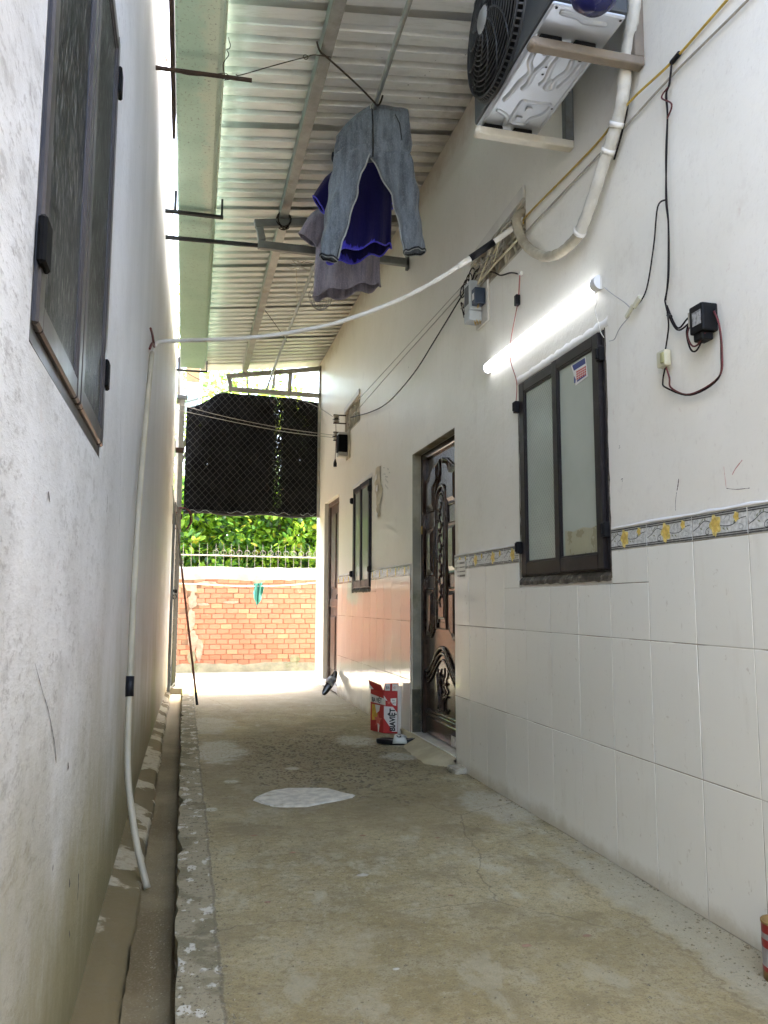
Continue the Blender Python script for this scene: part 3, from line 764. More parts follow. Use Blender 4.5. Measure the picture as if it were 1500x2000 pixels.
# grout bed just behind the tile faces
g = MB()
for (ya, yb, hs) in ((.60, DOOR1[0]-.001, W1M), (DOOR1[1]+.028, DOOR2[0]-.001, W2M)):
    for (a, b, c, d) in clip_rects((ya, yb, -.01, BZ1+.002), hs): g.box(W-.0062, W+.002, a, b, c, d)
g.build('grout_bed', M['grout'], house)
# mortar lip over the frieze, worn skirting mortar at the foot
for ya, yb in ((.6, WIN1[0]-.02), (WIN1[1]+.02, DOOR1[0]-.004), (DOOR1[1]+.03, WIN2[0]-.01), (WIN2[1]+.01, DOOR2[0]-.004)):
    n = max(2, int((yb-ya)/.06)); R = []
    for i in range(n+1):
        y = ya+(yb-ya)*i/n; h = .010+random.uniform(-.003, .005)
        R.append([(W, y, BZ1), (W-.0085, y, BZ1+.001), (W-.007, y, BZ1+h*.6), (W+.001, y, BZ1+h)])
    MB().rings(R, closed=False).build('mortar_lip', M['white'], house, smooth=True)

# --- windows of the house
def sash(g, x0, x1, a, b, c, d, w, wb=None):
    wb = wb or w
    g.box(x0, x1, a, a+w, c, d); g.box(x0, x1, b-w, b, c, d); g.box(x0+.001, x1-.001, a+w, b-w, c, c+wb); g.box(x0+.001, x1-.001, a+w, b-w, d-w, d)
def house_window(H, y_mull, mats, cols):
    a, b, c, d = H
    t = empty('window', (W, (a+b)/2, c)); t.parent = house; t.location = WO[t]-WO[house]
    g = MB(); sash(g, W-.004, W+.055, a+.006, b-.006, c+.028, d-.004, .022); g.build('window_frame', M['alu'], t, bevel=.002)
    # near sash stands a little proud of the far one
    for (p, q, x0, pm, wn_) in ((a+.022, y_mull+.014, W-.020, mats[0], .046), (y_mull-.012, b-.024, W-.008, mats[1], .044)):
        g = MB(); sash(g, x0, x0+.034, p, q, c+.034, d-.010, wn_, .058)
        g2 = MB(); sash(g2, x0+.004, x0+.030, p+wn_, q-wn_, c+.092, d-.010-wn_, .008)
        s_ = g.build('window_sash', M['alu'], t, bevel=.003)
        g.v += []; gi = g2.build('glazing_bead', M['alu'], s_, bevel=.001) if False else None
        g2.build('glazing_bead', M['alu'], t, bevel=.001)
        g = MB(); g.box(x0+.013, x0+.018, p+wn_+.002, q-wn_-.002, c+.093, d-.012-wn_)
        g.build('window_pane', pm, t)
    for (y, z) in ((b-.006, c+.165), (b-.004, d-.115), (a+.014, c+.18), (a+.014, d-.1)):
        g = MB(); g.box(W-.026, W+.002, y-.012, y+.016, z-.028, z+.028); g.box(W-.034, W-.022, y-.004, y+.008, z-.02, z+.022); g.build('window_hinge', M['black'], t, bevel=.002)
    # chipped dark mortar round the frame
    g = MB()
    for (p, q, r, s_) in ((a-.010, b+.008, c-.016, c+.03), (a-.010, a+.008, c, d), (b-.004, b+.012, c, d-.1)):
        R = []; hor = q-p > s_-r
        n = 26
        for i in range(n+1):
            f = i/n; j1, j2 = random.uniform(0, .008), random.uniform(0, .006)
            if hor: y = p+(q-p)*f; R.append([(W-.0082, y, r+j1), (W-.0095, y, (r+s_)/2), (W+.004, y, s_-j2)])
            else: z = r+(s_-r)*f; R.append([(W-.0015, p+j1, z), (W-.0035, (p+q)/2, z), (W-.001, q-j2, z)])
        g.rings(R, closed=False)
    g.build('window_mortar', M['dirtrim'], t)
    g = MB(); R = []
    for i in range(31):
        y = a-.03+(b-a+.05)*i/30; hh = .03+random.uniform(-.006, .008)
        R.append([(W-.001, y, d-.002), (W-.006, y, d+.004), (W-.004, y, d+hh), (W+.001, y, d+hh+.004)])
    g.rings(R, closed=False); g.build('lintel_plaster', M['white'], t, smooth=True)
    return t
win1 = house_window(WIN1, 3.035, (M['pane2'], M['pane']), None)
MB().prism([(W-.0085, y, z) for y, z in ((2.704, 1.112), (2.975, 1.112), (2.975, 1.222), (2.90, 1.212), (2.82, 1.224), (2.76, 1.214), (2.704, 1.222))], (-.0005, 0, 0)).build('lower_pane_tone', simple('brown_pane_tone', (.34, .33, .22), .3, 0, var=.12, scale=12, bump=.03), win1)  # added brown strip standing in for the brown showing in the lower pane
win2 = house_window(WIN2, 6.90, (M['pane2'], M['pane2']), None)

# --- near carved door
XD = W+.078
d1 = empty('door', (XD, 4.82, .05)); d1.parent = house; d1.location = WO[d1]-WO[house]; d1['label'] = 'carved dark wooden door with arched centre panel'
da, db, dz0, dz1 = 4.385, 5.262, .05, 1.958
g = MB(); g.box(XD+.008, XD+.045, da, db, dz0+.004, dz1); g.build('door_leaf', M['wood'], d1)
g = MB()
g.box(XD-.018, XD+.05, 5.222, 5.271, dz0, 1.962); g.box(XD-.018, XD+.05, 4.374, 4.418, dz0, 1.962); g.box(XD-.018, XD+.05, 4.418, 5.222, 1.918, 1.962)
g.build('door_frame', M['wood'], d1, bevel=.004)
yc = 4.872
def moulding(pts, r, nm='moulding', closed=True, x=XD+.004):
    g = MB(); P = [(x, y, z) for y, z in pts]; g.tube(P, r, 8, closed=closed, cap=not closed); return g.build(nm, M['wood'], d1, smooth=True)
def raised(pts, h, inset=.02, nm='door_panel'):
    n = len(pts); cy = sum(p[0] for p in pts)/n; cz = sum(p[1] for p in pts)/n
    g = MB(); A = [(XD+.009, y, z) for y, z in pts]
    def ins(y, z, k):
        dy, dz = cy-y, cz-z
        return (y+math.copysign(min(abs(dy), k), dy), z+math.copysign(min(abs(dz), k), dz))
    B = [(XD-h*.35, *ins(y, z, inset*.25)) for y, z in pts]; Cc = [(XD-h*.2, *ins(y, z, inset*.7)) for y, z in pts]; D = [(XD-h, *ins(y, z, inset*1.5)) for y, z in pts]
    g.rings([A, B, Cc, D], cap1=True); return g.build(nm, M['wood'], d1)
def arch(cy, w, zb, zs, n=10):
    return [(cy-w, zb), (cy-w, zs)]+[(cy-w*math.cos(math.pi*i/n), zs+w*1.25*math.sin(math.pi*i/n)) for i in range(1, n)]+[(cy+w, zs), (cy+w, zb)]
moulding(arch(yc, .108, .76, 1.555), .013); moulding(arch(yc, .078, .80, 1.55), .007)
raised(arch(yc, .066, .82, 1.55), .006, .012)
# side panels: three tiers each side, the upper ones swept round the arch
for sgn in (1, -1):
    i0, i1 = yc+sgn*.148, yc+sgn*.315
    up = [(i1, 1.545), (i0, 1.545), (i0, 1.60), (yc+sgn*.135, 1.66), (yc+sgn*.09, 1.735), (yc+sgn*.035, 1.775), (yc+sgn*.035, 1.865), (yc+sgn*.13, 1.845), (yc+sgn*.23, 1.79), (i1, 1.765)]
    raised(up, .016, .026); moulding([(y*1.0, z) for y, z in up], .008)
    for (zb, zt) in ((1.105, 1.43),):
        q = [(i1, zb), (i0, zb), (i0, zt), (i1, zt)]; raised(q, .018, .03); moulding(q, .008)
    low = [(i1, .70), (yc+sgn*.23, .70), (i0, .765), (i0, 1.02), (i1, 1.02)]; raised(low, .018, .03); moulding(low, .008)
# wave mouldings over the bottom panel
for off, rr in ((0, .014), (-.036, .010), (-.075, .007)):
    pts = [(4.44+.0128*i*4.72, 0) for i in range(14)]
    P = []
    for i in range(33):
        y = 4.425+(5.215-4.425)*i/32; u = (y-yc)/.33
        P.append((y, .555+off+.085*math.cos(min(1, abs(u))*math.pi)*1.0))
    moulding(P, rr, closed=False)
q = [(4.44, .23), (5.205, .23), (5.205, .42), (4.44, .42)]
g = MB(); g.box(XD-.004, XD+.01, 4.43, 5.215, .205, .222); g.box(XD-.010, XD+.006, 4.43, 5.215, .186, .206); g.box(XD-.004, XD+.012, 4.43, 5.215, .06, .17); g.build('bottom_rail', M['wood'], d1, bevel=.003)
# carved vine and carved emblem
def carve(pts, r): return MB().tube(spline([(XD-.006, y, z) for y, z in pts], 5), r, 6)
g = MB()
P = [(XD-.008, yc+.022*math.sin(i*.75), .90+.0165*i) for i in range(42)]; g.tube(P, .006, 6)
for i in range(2, 40, 2):
    s_ = 1 if i % 4 else -1; y, z = yc+.022*math.sin(i*.75), .90+.0165*i
    g.tube(spline([(XD-.008, y, z), (XD-.010, y+s_*.022, z+.012), (XD-.008, y+s_*.040, z+.004), (XD-.007, y+s_*.030, z-.010)], 4), .0045, 5)
g.build('carved_vine', M['wood'], d1, smooth=True)
g = MB()
for pts in ([(4.93, .50), (4.955, .46), (4.93, .40), (4.90, .44), (4.935, .48)], [(4.945, .42), (4.93, .33), (4.90, .27), (4.885, .33), (4.91, .40), (4.90, .46)], [(4.80, .52), (4.80, .47), (4.83, .44), (4.82, .41)], [(4.79, .42), (4.83, .40), (4.79, .37), (4.82, .35)], [(4.775, .34), (4.83, .33), (4.845, .27), (4.81, .235), (4.775, .26)], [(4.93, .27), (4.94, .25), (4.91, .24)], [(4.87, .30), (4.86, .27), (4.88, .25)]):
    g.tube(spline([(XD-.003, y, z) for y, z in pts], 5), .008, 6)
g.build('carved_emblem', M['wood'], d1, smooth=True)
g = MB(); g.box(XD-.0205, XD-.0178, 5.232, 5.262, 1.40, 1.455); g.build('door_label', M['gold'], d1); 
g = MB(); g.box(XD-.0058, XD-.003, 4.43, 4.68, .062, .125); g.build('kick_strip', simple('pale_kick_strip', (.55, .55, .55), .4, 0, var=.4, scale=40, bump=0), d1)  # pale strip low on the near side of the door leaf
# jamb render: far side visible, stained and peeling at the foot
g = MB(); g.box(W+.001, XD-.019, 5.2685, 5.2745, .02, 1.962); g.build('door_jamb', M['jamb'], d1)
g = MB(); g.box(W-.002, XD-.0195, 5.266, 5.278, 0.0, .34); g.build('jamb_foot', M['jamb_foot'], d1)
g = MB(); g.box(W+.002, XD-.02, DOOR1[0]+.002, 5.272, 1.960, 1.9645); g.build('door_lintel', M['jamb'], d1)
for (a, b) in ((4.372, 4.72), (4.723, 5.272)):
    g = MB(); g.box(W-.003, W+.118, a, b, .03, .056); g.build('sill_tile', M['sillstone'], d1, bevel=.002)

# --- far door, plainer
d2 = empty('door', (W+.06, 8.43, .08)); d2.parent = house; d2.location = WO[d2]-WO[house]; d2['label'] = 'narrow brown door with round knob at far end'
X2 = W+.062
M['wood2'] = simple('worn_brown_wood', (.10, .065, .05), .4, 0, var=.35, scale=10, bump=.2, dirt=(.20, .17, .15))
g = MB(); g.box(X2+.006, X2+.045, 8.03, 8.84, .085, 2.03); g.build('door_leaf', M['wood2'], d2)
g = MB(); g.box(X2-.02, X2+.05, 8.80, 8.868, .08, 2.052); g.box(X2-.02, X2+.05, 8.002, 8.05, .08, 2.052); g.box(X2-.02, X2+.05, 8.05, 8.80, 2.0, 2.052); g.build('door_frame', M['wood2'], d2, bevel=.004)
for (c, d) in ((.2, .78), (1.08, 1.9)):
    for (a, b) in ((8.12, 8.40), (8.46, 8.74)):
        g = MB(); g.box(X2-.008, X2+.008, a, b, c, d); g.build('door_panel', M['wood2'], d2, bevel=.012)
g = MB(); g.box(X2-.006, X2+.008, 8.06, 8.79, .88, .97); g.build('lock_rail', M['wood2'], d2, bevel=.003)
g = MB(); n = 12
R = [[(X2+dx, 8.085+rr*math.cos(2*math.pi*i/n), .985+rr*math.sin(2*math.pi*i/n)) for i in range(n)] for dx, rr in ((.006, .03), (-.004, .03), (-.006, .012), (-.03, .012), (-.034, .026), (-.055, .03), (-.066, .018))]
g.rings(R, cap1=True); g.build('door_knob', M['black'], d2, smooth=True)
g = MB(); g.box(W-.004, W+.11, 8.003, 8.867, .02, .085); g.build('door_step', M['white'], d2)

# --- breeze-block vents
def vent(H, plate):
    a, b, c, d = H
    v = empty('wall_vent', (W, (a+b)/2, c)); v.parent = house; v.location = WO[v]-WO[house]
    g = MB(); w = .018
    g.box(W+.004, W+.07, a, a+w, c, d); g.box(W+.004, W+.07, b-w, b, c, d); g.box(W+.004, W+.07, a+w, b-w, c, c+w); g.box(W+.004, W+.07, a+w, b-w, d-w, d)
    n = 3; step = (b-a-2*w)/n
    for i in range(1, n): y = a+w+step*i; g.box(W+.003, W+.07, y-.010, y+.010, c+w, d-w)
    g.build('vent_frame', M['breeze'], v)
    for i in range(n):
        y0 = a+w+step*i+.011; y1 = y0+step-.022; ym = (y0+y1)/2; zm = (c+d)/2; z0 = c+w; z1 = d-w
        g = MB(); X = W+.03
        for (p, q) in (((y0, z0), (ym, z1)), ((ym, z1), (y1, z0)), ((y0, z1), (ym, z0)), ((ym, z0), (y1, z1)), ((y0, zm), (y1, zm))):
            g.bar((X, *p), (X+.001*random.random(), *q), .014, .04, (1, 0, 0))
        g.build('vent_lattice', M['breeze'], v)
    if plate:
        pa, pb, pc, pd = plate
        g = MB(); g.prism([(W-.004, pa, pc), (W-.004, pb, pc-.03), (W-.004, pb, pc+.03), (W-.004, pa, pd)], (-.012, 0, 0)); g.build('vent_hood', M['board'], v)
    return v
vent(VENT1, (3.312, 3.95, 2.853, 2.915)); vent(VENT2, (7.0, 7.7, 2.853, 2.90))
# grey paint marks, pencil scribble
g = MB()
def mark(g, pts, w):
    P = spline([(0, *p) for p in pts], 5)
    for p, q in zip(P, P[1:]):
        dd = Vector((0, q.y-p.y, q.z-p.z)); nn = Vector((0, -dd.z, dd.y)).normalized()*w*random.uniform(.5, 1)
        g.poly([(W-.001, p.y-nn.y, p.z-nn.z), (W-.001, p.y+nn.y, p.z+nn.z), (W-.001, q.y+nn.y, q.z+nn.z), (W-.001, q.y-nn.y, q.z-nn.z)])
mark(g, [(2.200, 1.322), (2.206, 1.300), (2.212, 1.285)], .0026); mark(g, [(2.214, 1.28), (2.222, 1.25), (2.223, 1.222)], .0012)
mark(g, [(1.973, 1.259), (1.93, 1.25), (1.875, 1.246)], .001); mark(g, [(2.55, 1.50), (2.545, 1.492), (2.553, 1.488)], .001); mark(g, [(2.545, 1.37), (2.535, 1.375), (2.537, 1.362)], .0016)
g.build('wall_scratch', simple('dark_scratch', (.10, .075, .07), .8, 0, bump=0), house)
g = MB(); mark(g, [(1.98, 1.325), (1.978, 1.30), (1.974, 1.262)], .001); mark(g, [(1.90, 1.33), (1.93, 1.31), (1.945, 1.295)], .0022); mark(g, [(3.62, 1.30), (3.615, 1.29)], .002)
g.build('wall_scratch', simple('faded_red_smear', (.55, .30, .26), .8, 0, bump=0), house)
g = MB()
for i in range(9):
    y = 6.12-.022*i+random.uniform(-.01, .01); z = 1.99-.018*(i % 6)+random.uniform(-.02, .02)
    mark(g, [(y, z), (y-.02, z+.006), (y-.04+random.uniform(-.01, .01), z-.006)], .0022)
for i in range(10):
    y = 6.05-.02*(i % 5); z = 1.90-.016*i*.6
    mark(g, [(y, z), (y-.012, z+.012), (y-.02, z-.004)], .002)
g.build('wall_scribble', M['inkgrey'], house)

# ================================================================== LEFT HOUSE
lhouse = empty('neighbour_house', (-2, 4, 0), 'whitewashed house wall stained grey along the left of the alley', 'house')
WL = (1.150, 2.098, 1.282, 2.425)
g = MB(); Y = sorted(set([-6, -3, 0, .6, 1.0, WL[0], 1.4, 1.75, WL[1], 2.5, 3, 3.5, 4, 4.5, 5, 5.5, 6, 6.5, 7, 7.5, 8, 8.6, 9.2]))
def ztop(y): return 4.15 if y < 6.0 else 4.15-(y-6.0)/3.2*.42
for a, b in zip(Y, Y[1:]):
    Z = [-.15, .3, .8, WL[2], WL[3], 3.0, None]
    for i in range(len(Z)-1):
        c = Z[i]
        if a >= WL[0]-1e-6 and b <= WL[1]+1e-6 and c == WL[2]: continue
        da_, db_ = (Z[i+1], Z[i+1]) if Z[i+1] is not None else (ztop(a), ztop(b))
        g.poly([(LX(a), a, c), (LX(b), b, c), (LX(b), b, db_), (LX(a), a, da_)])
xa, xb, dp = LX(WL[0]), LX(WL[1]), .09
g.poly([(xa, WL[0], WL[2]), (xa-dp, WL[0], WL[2]), (xb-dp, WL[1], WL[2]), (xb, WL[1], WL[2])]); g.poly([(xa, WL[0], WL[3]), (xb, WL[1], WL[3]), (xb-dp, WL[1], WL[3]), (xa-dp, WL[0], WL[3])])
g.poly([(xa, WL[0], WL[2]), (xa, WL[0], WL[3]), (xa-dp, WL[0], WL[3]), (xa-dp, WL[0], WL[2])]); g.poly([(xb, WL[1], WL[2]), (xb-dp, WL[1], WL[2]), (xb-dp, WL[1], WL[3]), (xb, WL[1], WL[3])])
g.poly([(LX(9.2), 9.2, -.15), (-4, 9.2, -.15), (-4, 9.2, ztop(9.2)), (LX(9.2), 9.2, ztop(9.2))])
g.poly([(LX(-6), -6, -.15), (LX(-6), -6, 4.15), (-4, -6, 4.15), (-4, -6, -.15)]); g.poly([(-4, -6, -.15), (-4, -6, 4.15), (-4, 9.2, 3.7), (-4, 9.2, -.15)])
for a, b in zip(Y, Y[1:]): g.poly([(LX(a), a, ztop(a)), (LX(b), b, ztop(b)), (-4, b, ztop(b)), (-4, a, ztop(a))])
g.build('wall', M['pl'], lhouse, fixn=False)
g = MB(); g.box(-.33, -.32, 1.0, 2.3, 1.2, 2.5); g.build('dark_backing', M['dark'], lhouse)  # dark sheet in place of the unlit room behind the window
# ragged broken edge along the wall top
g = MB(); R = []
for i in range(130):
    y = 2.0+7.2*i/129; z = ztop(y); j = random.uniform(-.012, .012)
    R.append([(LX(y)-.002, y, z-.05-abs(j)), (LX(y)+.007+j*.4, y, z-.02+j), (LX(y)+.004+j*.5, y, z+.012+j), (LX(y)-.06, y, z+.01)])
g.rings(R, closed=False); g.build('wall_coping', simple('crumbling_brick_edge', (.33, .20, .13), .9, 0, var=.5, scale=30, bump=.9), lhouse)
random.seed(31); g = MB()
def lmark(pts, w):
    P = spline([(0, *p) for p in pts], 5)
    for p, q in zip(P, P[1:]):
        dd = Vector((0, q.y-p.y, q.z-p.z)); nn = Vector((0, -dd.z, dd.y)).normalized()*w*random.uniform(.3, 1); nn.y *= 3
        g.poly([(LX(p.y)+.0012, p.y-nn.y, p.z-nn.z), (LX(p.y)+.0012, p.y+nn.y, p.z+nn.z), (LX(q.y)+.0012, q.y+nn.y, q.z+nn.z), (LX(q.y)+.0012, q.y-nn.y, q.z-nn.z)])
lmark([(1.32, .83), (1.40, .78), (1.47, .74), (1.52, .70)], .0012); lmark([(1.52, .70), (1.56, .67), (1.59, .63)], .0014)
lmark([(1.75, .60), (1.76, .585)], .003); lmark([(1.86, .34), (1.87, .32)], .003); lmark([(2.02, .30), (2.03, .27), (2.02, .24)], .0025); lmark([(1.9, .22), (1.91, .205)], .003); lmark([(1.36, 1.10), (1.38, 1.085)], .002)
lmark([(2.30, 1.22), (2.31, 1.19), (2.30, 1.17)], .002); lmark([(2.6, 1.5), (2.66, 1.42), (2.70, 1.30), (2.72, 1.1)], .0008)
g.build('wall_scratch', simple('dark_left_scratch', (.10, .095, .09), .8, 0, bump=0), lhouse)
lw = empty('window', (-.22, 1.62, WL[2])); lw.parent = lhouse; lw.location = WO[lw]-WO[lhouse]
XL = -.2185
def lsash(g, x0, x1, a, b, c, d, w):
    def xo(y): return (LX(y)-XL)
    g.box(x0, x1, a, a+w, c, d); g.box(x0, x1, b-w, b, c, d); g.box(x0+.001, x1-.001, a+w, b-w, c, c+w); g.box(x0+.001, x1-.001, a+w, b-w, d-w, d)
g = MB(); lsash(g, XL-.05, XL-.002, WL[0]+.002, WL[1]-.002, WL[2]+.002, WL[3]-.002, .028); g.build('window_frame', M['alu_l'], lw, bevel=.002)
for (p, q) in ((WL[0]+.012, 1.628), (1.638, WL[1]-.014)):
    g = MB(); lsash(g, XL-.030, XL+.007, p, q, WL[2]+.03, WL[3]-.012, .042); g.build('window_sash', M['alu_l'], lw, bevel=.004)
    g = MB(); lsash(g, XL-.024, XL+.003, p+.042, q-.042, WL[2]+.072, WL[3]-.054, .009); g.build('glazing_bead', M['alu_l'], lw, bevel=.002)
    g = MB(); g.box(XL-.006, XL-.001, p+.044, q-.044, WL[2]+.073, WL[3]-.055); g.build('window_pane', M['pane_l'], lw)
g = MB(); g.box(XL-.03, XL-.002, WL[0]-.02, WL[1]+.012, WL[2]-.022, WL[2]-.001); g.box(XL-.03, XL-.0005, WL[1]+.001, WL[1]+.014, WL[2], WL[3]); g.build('window_mortar', simple('pinkish_window_mortar', (.30, .24, .23), .8, 0, var=.3, scale=14, bump=.5), lw)
for (y, z) in ((1.172, 1.432), (2.085, 1.50), (2.09, 2.305)):
    g = MB(); g.box(XL+.002, XL+.015, y-.028, y+.02, z-.036, z+.036); g.build('window_hinge', M['tape'] if False else M['acblack'], lw, bevel=.004)

# ================================================================== TIN ROOF
roof = empty('tin_roof', (.8, 4, 3.7), 'corrugated metal lean-to roof covering the alley', 'roof')
pitch = .98/8
seams = [9.27, 8.285, 7.35, 6.39, 5.39, 4.40, 3.42]
while seams[-1] > 1.6: seams.append(seams[-1]-.98)  # roof cut short over the unseen near end so daylight comes in
for far, near in zip(seams, seams[1:]):
    L = far-near; nr = 8; p = L/nr
    prof = []
    for i in range(nr):
        y = near+i*p
        prof += [(y, 0), (y+p*.56, 0), (y+p*.64, .034), (y+p*.92, .034)]
    prof.append((far+.16, 0)); prof[0] = (near-.006, -.0)
    g = MB(); R = []
    for k_, x in enumerate((.02, .07, .3, .7, 1.1, 1.5, 2.5, 4, 5.7)):
        xe = x+(.085 if k_ < 2 else 0)*1.0
        # each sheet laps over the one before: near edge lifted, so a dark gap shows
        sag = .004*math.sin(x*2.3+far*3)
        R.append([(xe, y, roofz(xe)+z+(.006+sag*1.3)*min(1, (y-near)/L)) for y, z in prof])
    g.rings(R, closed=False); g.build('roof_sheet', M['galv'], roof)
# purlins under the sheets (C-section)
for (y0, y1, x) in ((5.40, 1.5, .60), (9.22, 5.42, .612)):
    zz = roofz(x)
    g = MB(); g.box(x-.03, x+.03, y0, y1, zz-.016, zz-.006); g.box(x-.03, x-.024, y0, y1, zz-.088, zz-.016); g.box(x-.024, x+.03, y0, y1, zz-.092, zz-.086); g.build('purlin', M['steel_lt'] if x > .605 else simple('grey_purlin_steel', (.27, .275, .265), .5, .4, var=.25, scale=8, bump=.1, dirt=(.16, .15, .12)), roof)
# outrigger frames that carry the purlins
def outrigger(y, mat):
    t = empty('roof_bracket', (1.0, y, 3.4)); t.parent = roof; t.location = WO[t]-WO[roof]
    for (a, b) in (((.40, y, 3.575), (W, y, 3.755)), ((.425, y, 3.425), (W, y, 3.415))):
        MB().bar(a, b, .04, .055).build('bracket_arm', mat, t, bevel=.003)
    MB().bar((.455, y, 3.455), (.435, y, 3.55), .04, .05, (1, 0, 0)).build('bracket_strut', mat, t, bevel=.003)
    MB().bar((W-.012, y, 3.36), (W-.012, y, 3.79), .04, .022, (1, 0, 0)).build('wall_plate', mat, t, bevel=.003)
    return t
outrigger(5.36, M['steel']); t9 = outrigger(9.25, M['steel_lt'])
MB().bar((1.15, 9.25, 3.447), (1.155, 9.25, 3.67), .035, .05, (1, 0, 0)).build('bracket_strut', M['steel_lt'], t9, bevel=.003)
MB().bar((.60, 9.2, 3.62), (.605, 9.2, 3.72), .03, .03, (1, 0, 0)).build('purlin_cleat', M['steel'], t9)
# wire lashing where the purlin sits on the bracket
g = MB()
for i in range(6):
    q = random.uniform(-.012, .012)
    P = [(.60+.047*math.cos(a)+q, 5.35+.03*math.sin(a*1.0+i), 3.622+.058*math.sin(a)) for a in [2*math.pi*j/14 for j in range(15)]]
    g.tube(P, .0035, 5)
tag(g.build('lashing_wire', M['blackcab'], None, smooth=True), 'black wire lashed round the purlin end on the grey bracket', 'wire')

# ================================================================== GUTTER
gut = empty('rain_gutter', (0, 6, 3.5), 'long green metal gutter under the left eave of the tin roof', 'gutter')
def trough(y0, y1, dz=0, nm='gutter_trough'):
    g = MB(); R = []
    for y in (y0, (y0+y1)/2, y1):
        xl = -.120; xr = .085+.012*(y-3.4)*.9 if y < 9 else .15
        xr = min(xr, .135)
        R.append([(xl-.004, y, 3.66+dz), (xl, y, 3.505+dz), (xl+.012, y, 3.5+dz), (xr-.01, y, 3.5+dz), (xr, y, 3.506+dz), (xr+.012, y, 3.60+dz), (xr+.026, y, 3.602+dz), (xr+.026, y, 3.59+dz), (xr+.016, y, 3.588+dz),
                  (xr+.004, y, 3.512+dz), (xr-.01, y, 3.508+dz), (xl+.012, y, 3.508+dz), (xl+.006, y, 3.66+dz)])
    g.rings(R); return g.build(nm, M['gutter'], gut)
trough(1.2, 5.22); trough(5.18, 8.72, -.010)
MB().box(-.10, .115, 8.705, 8.715, 3.505, 3.60).build('gutter_stop_end', M['orangebd'], gut)
MB().box(-.146, -.128, 1.2, 4.35, 3.52, 3.80).build('fascia_board', M['rust'], gut)
for y in (5.12, 8.78):
    t = MB(); t.box(-.20, .175, y-.015, y+.015, 3.466, 3.484); t.box(-.146, -.126, y-.012, y+.012, 3.484, 3.62); t.box(.158, .172, y-.012, y+.012, 3.484, 3.60)
    t.build('gutter_bracket', M['steel_bk'], gut, bevel=.002)
o = MB().bar((-.2, 5.36, 3.405), (.44, 5.36, 3.42), .018, .024).build('support_rod', M['steel_bk']); tag(o, 'black steel rod from left wall to the grey bracket', 'rod')
# pale board and post beyond the gutter end
t = empty('yard_shed_panel', (.03, 10.05, 3.3), 'pale green board with orange brown top on a post beyond gutter end', 'panel')
MB().box(-.06, .10, 10.03, 10.06, 3.42, 3.84).build('green_board', M['paleboard'], t); MB().box(-.06, .105, 10.02, 10.05, 3.70, 3.95).build('top_board', M['orangebd'], t); MB().box(.105, .14, 10.0, 10.06, 3.25, 3.9).build('edge_trim', M['white'], t); MB().box(-.16, -.10, 10.0, 10.06, -.15, 3.9).build('post', M['capcon'], t); MB().box(-.11, .11, 10.031, 10.058, 3.30, 3.43).build('green_board', M['paleboard'], t)

# ================================================================== CLOTHES ROD, RODS, WIRES
rodpts = [(.885, 1.3, 3.61), (.89, 2.2, 3.605), (.895, 3.1, 3.60), (.918, 3.87, 3.60), (.93, 5.5, 3.602), (.925, 7.2, 3.604), (.91, 8.2, 3.58), (.875, 9.22, 3.455)]
g = MB().tube(rodpts, .0135, 10); o = g.build('clothes_rod', simple('galvanised_rod', (.36, .37, .36), .35, .7, var=.15, scale=20, bump=.05), None, smooth=True); tag(o, 'thin steel clothes rod hung lengthwise under the roof', 'rod')
o = MB().bar((-.21, 3.65, 3.45), (.243, 3.65, 3.464), .014, .015).build('rebar_peg', M['rust']); tag(o, 'short rusty steel bar sticking out of left wall under the gutter', 'bar')
wire('tie_wire', [(.165, 3.64, 3.474), (.19, 3.63, 3.47), (.309, 3.62, 3.522), (.458, 3.615, 3.59), (.50, 3.61, 3.605), (.54, 3.60, 3.618), (.60, 3.60, 3.62), (.63, 3.61, 3.63)], .0026, M['wire'], 'thin rusty wire from the rusty bar up to the purlin', 'wire')
MB().tube([(.50+.012*math.cos(a), 3.61, 3.606+.012*math.sin(a)) for a in [2*math.pi*i/12 for i in range(12)]], .002, 5, closed=True).build('wire_loop', M['wire'], label='little twisted loop on the thin rusty wire', cat='wire loop')
wire('tie_wire', [(.545, 3.55, 3.655), (.565, 3.57, 3.62), (.611, 3.60, 3.612), (.669, 3.65, 3.612), (.797, 3.75, 3.60), (.90, 3.84, 3.588), (.918, 3.855, 3.582), (.936, 3.865, 3.592), (.948, 3.86, 3.618), (.953, 3.85, 3.64)], .0055, M['wire'], 'thick hooked wire holding the rod to the purlin', 'wire')
wire('tie_wire', [(.117, 3.65, 3.445), (.104, 3.645, 3.52), (.128, 3.64, 3.57), (.118, 3.635, 3.592), (.130, 3.635, 3.60), (.135, 3.63, 3.615), (.128, 3.62, 3.63), (.125, 3.62, 3.648)], .0026, M['wire'], 'loose curled wire standing up on the gutter edge', 'wire')
g = MB(); g.tube(spline([(-.19, 3.60, 3.53), (-.16, 3.64, 3.49), (-.1, 3.66, 3.452), (0, 3.65, 3.446), (.08, 3.65, 3.47), (.12, 3.65, 3.478), (.14, 3.645, 3.45), (.11, 3.65, 3.442)], 5), .002, 5); tag(g.build('tie_wire', M['wire'], smooth=True), 'thin wire wound along the rusty bar', 'wire')
wire('tie_wire', [(.612, 7.08, 3.64), (.75, 7.40, 3.622), (.915, 7.80, 3.598), (.93, 7.83, 3.58)], .003, M['wire'], 'short dark wire from far purlin down to the rod', 'wire')
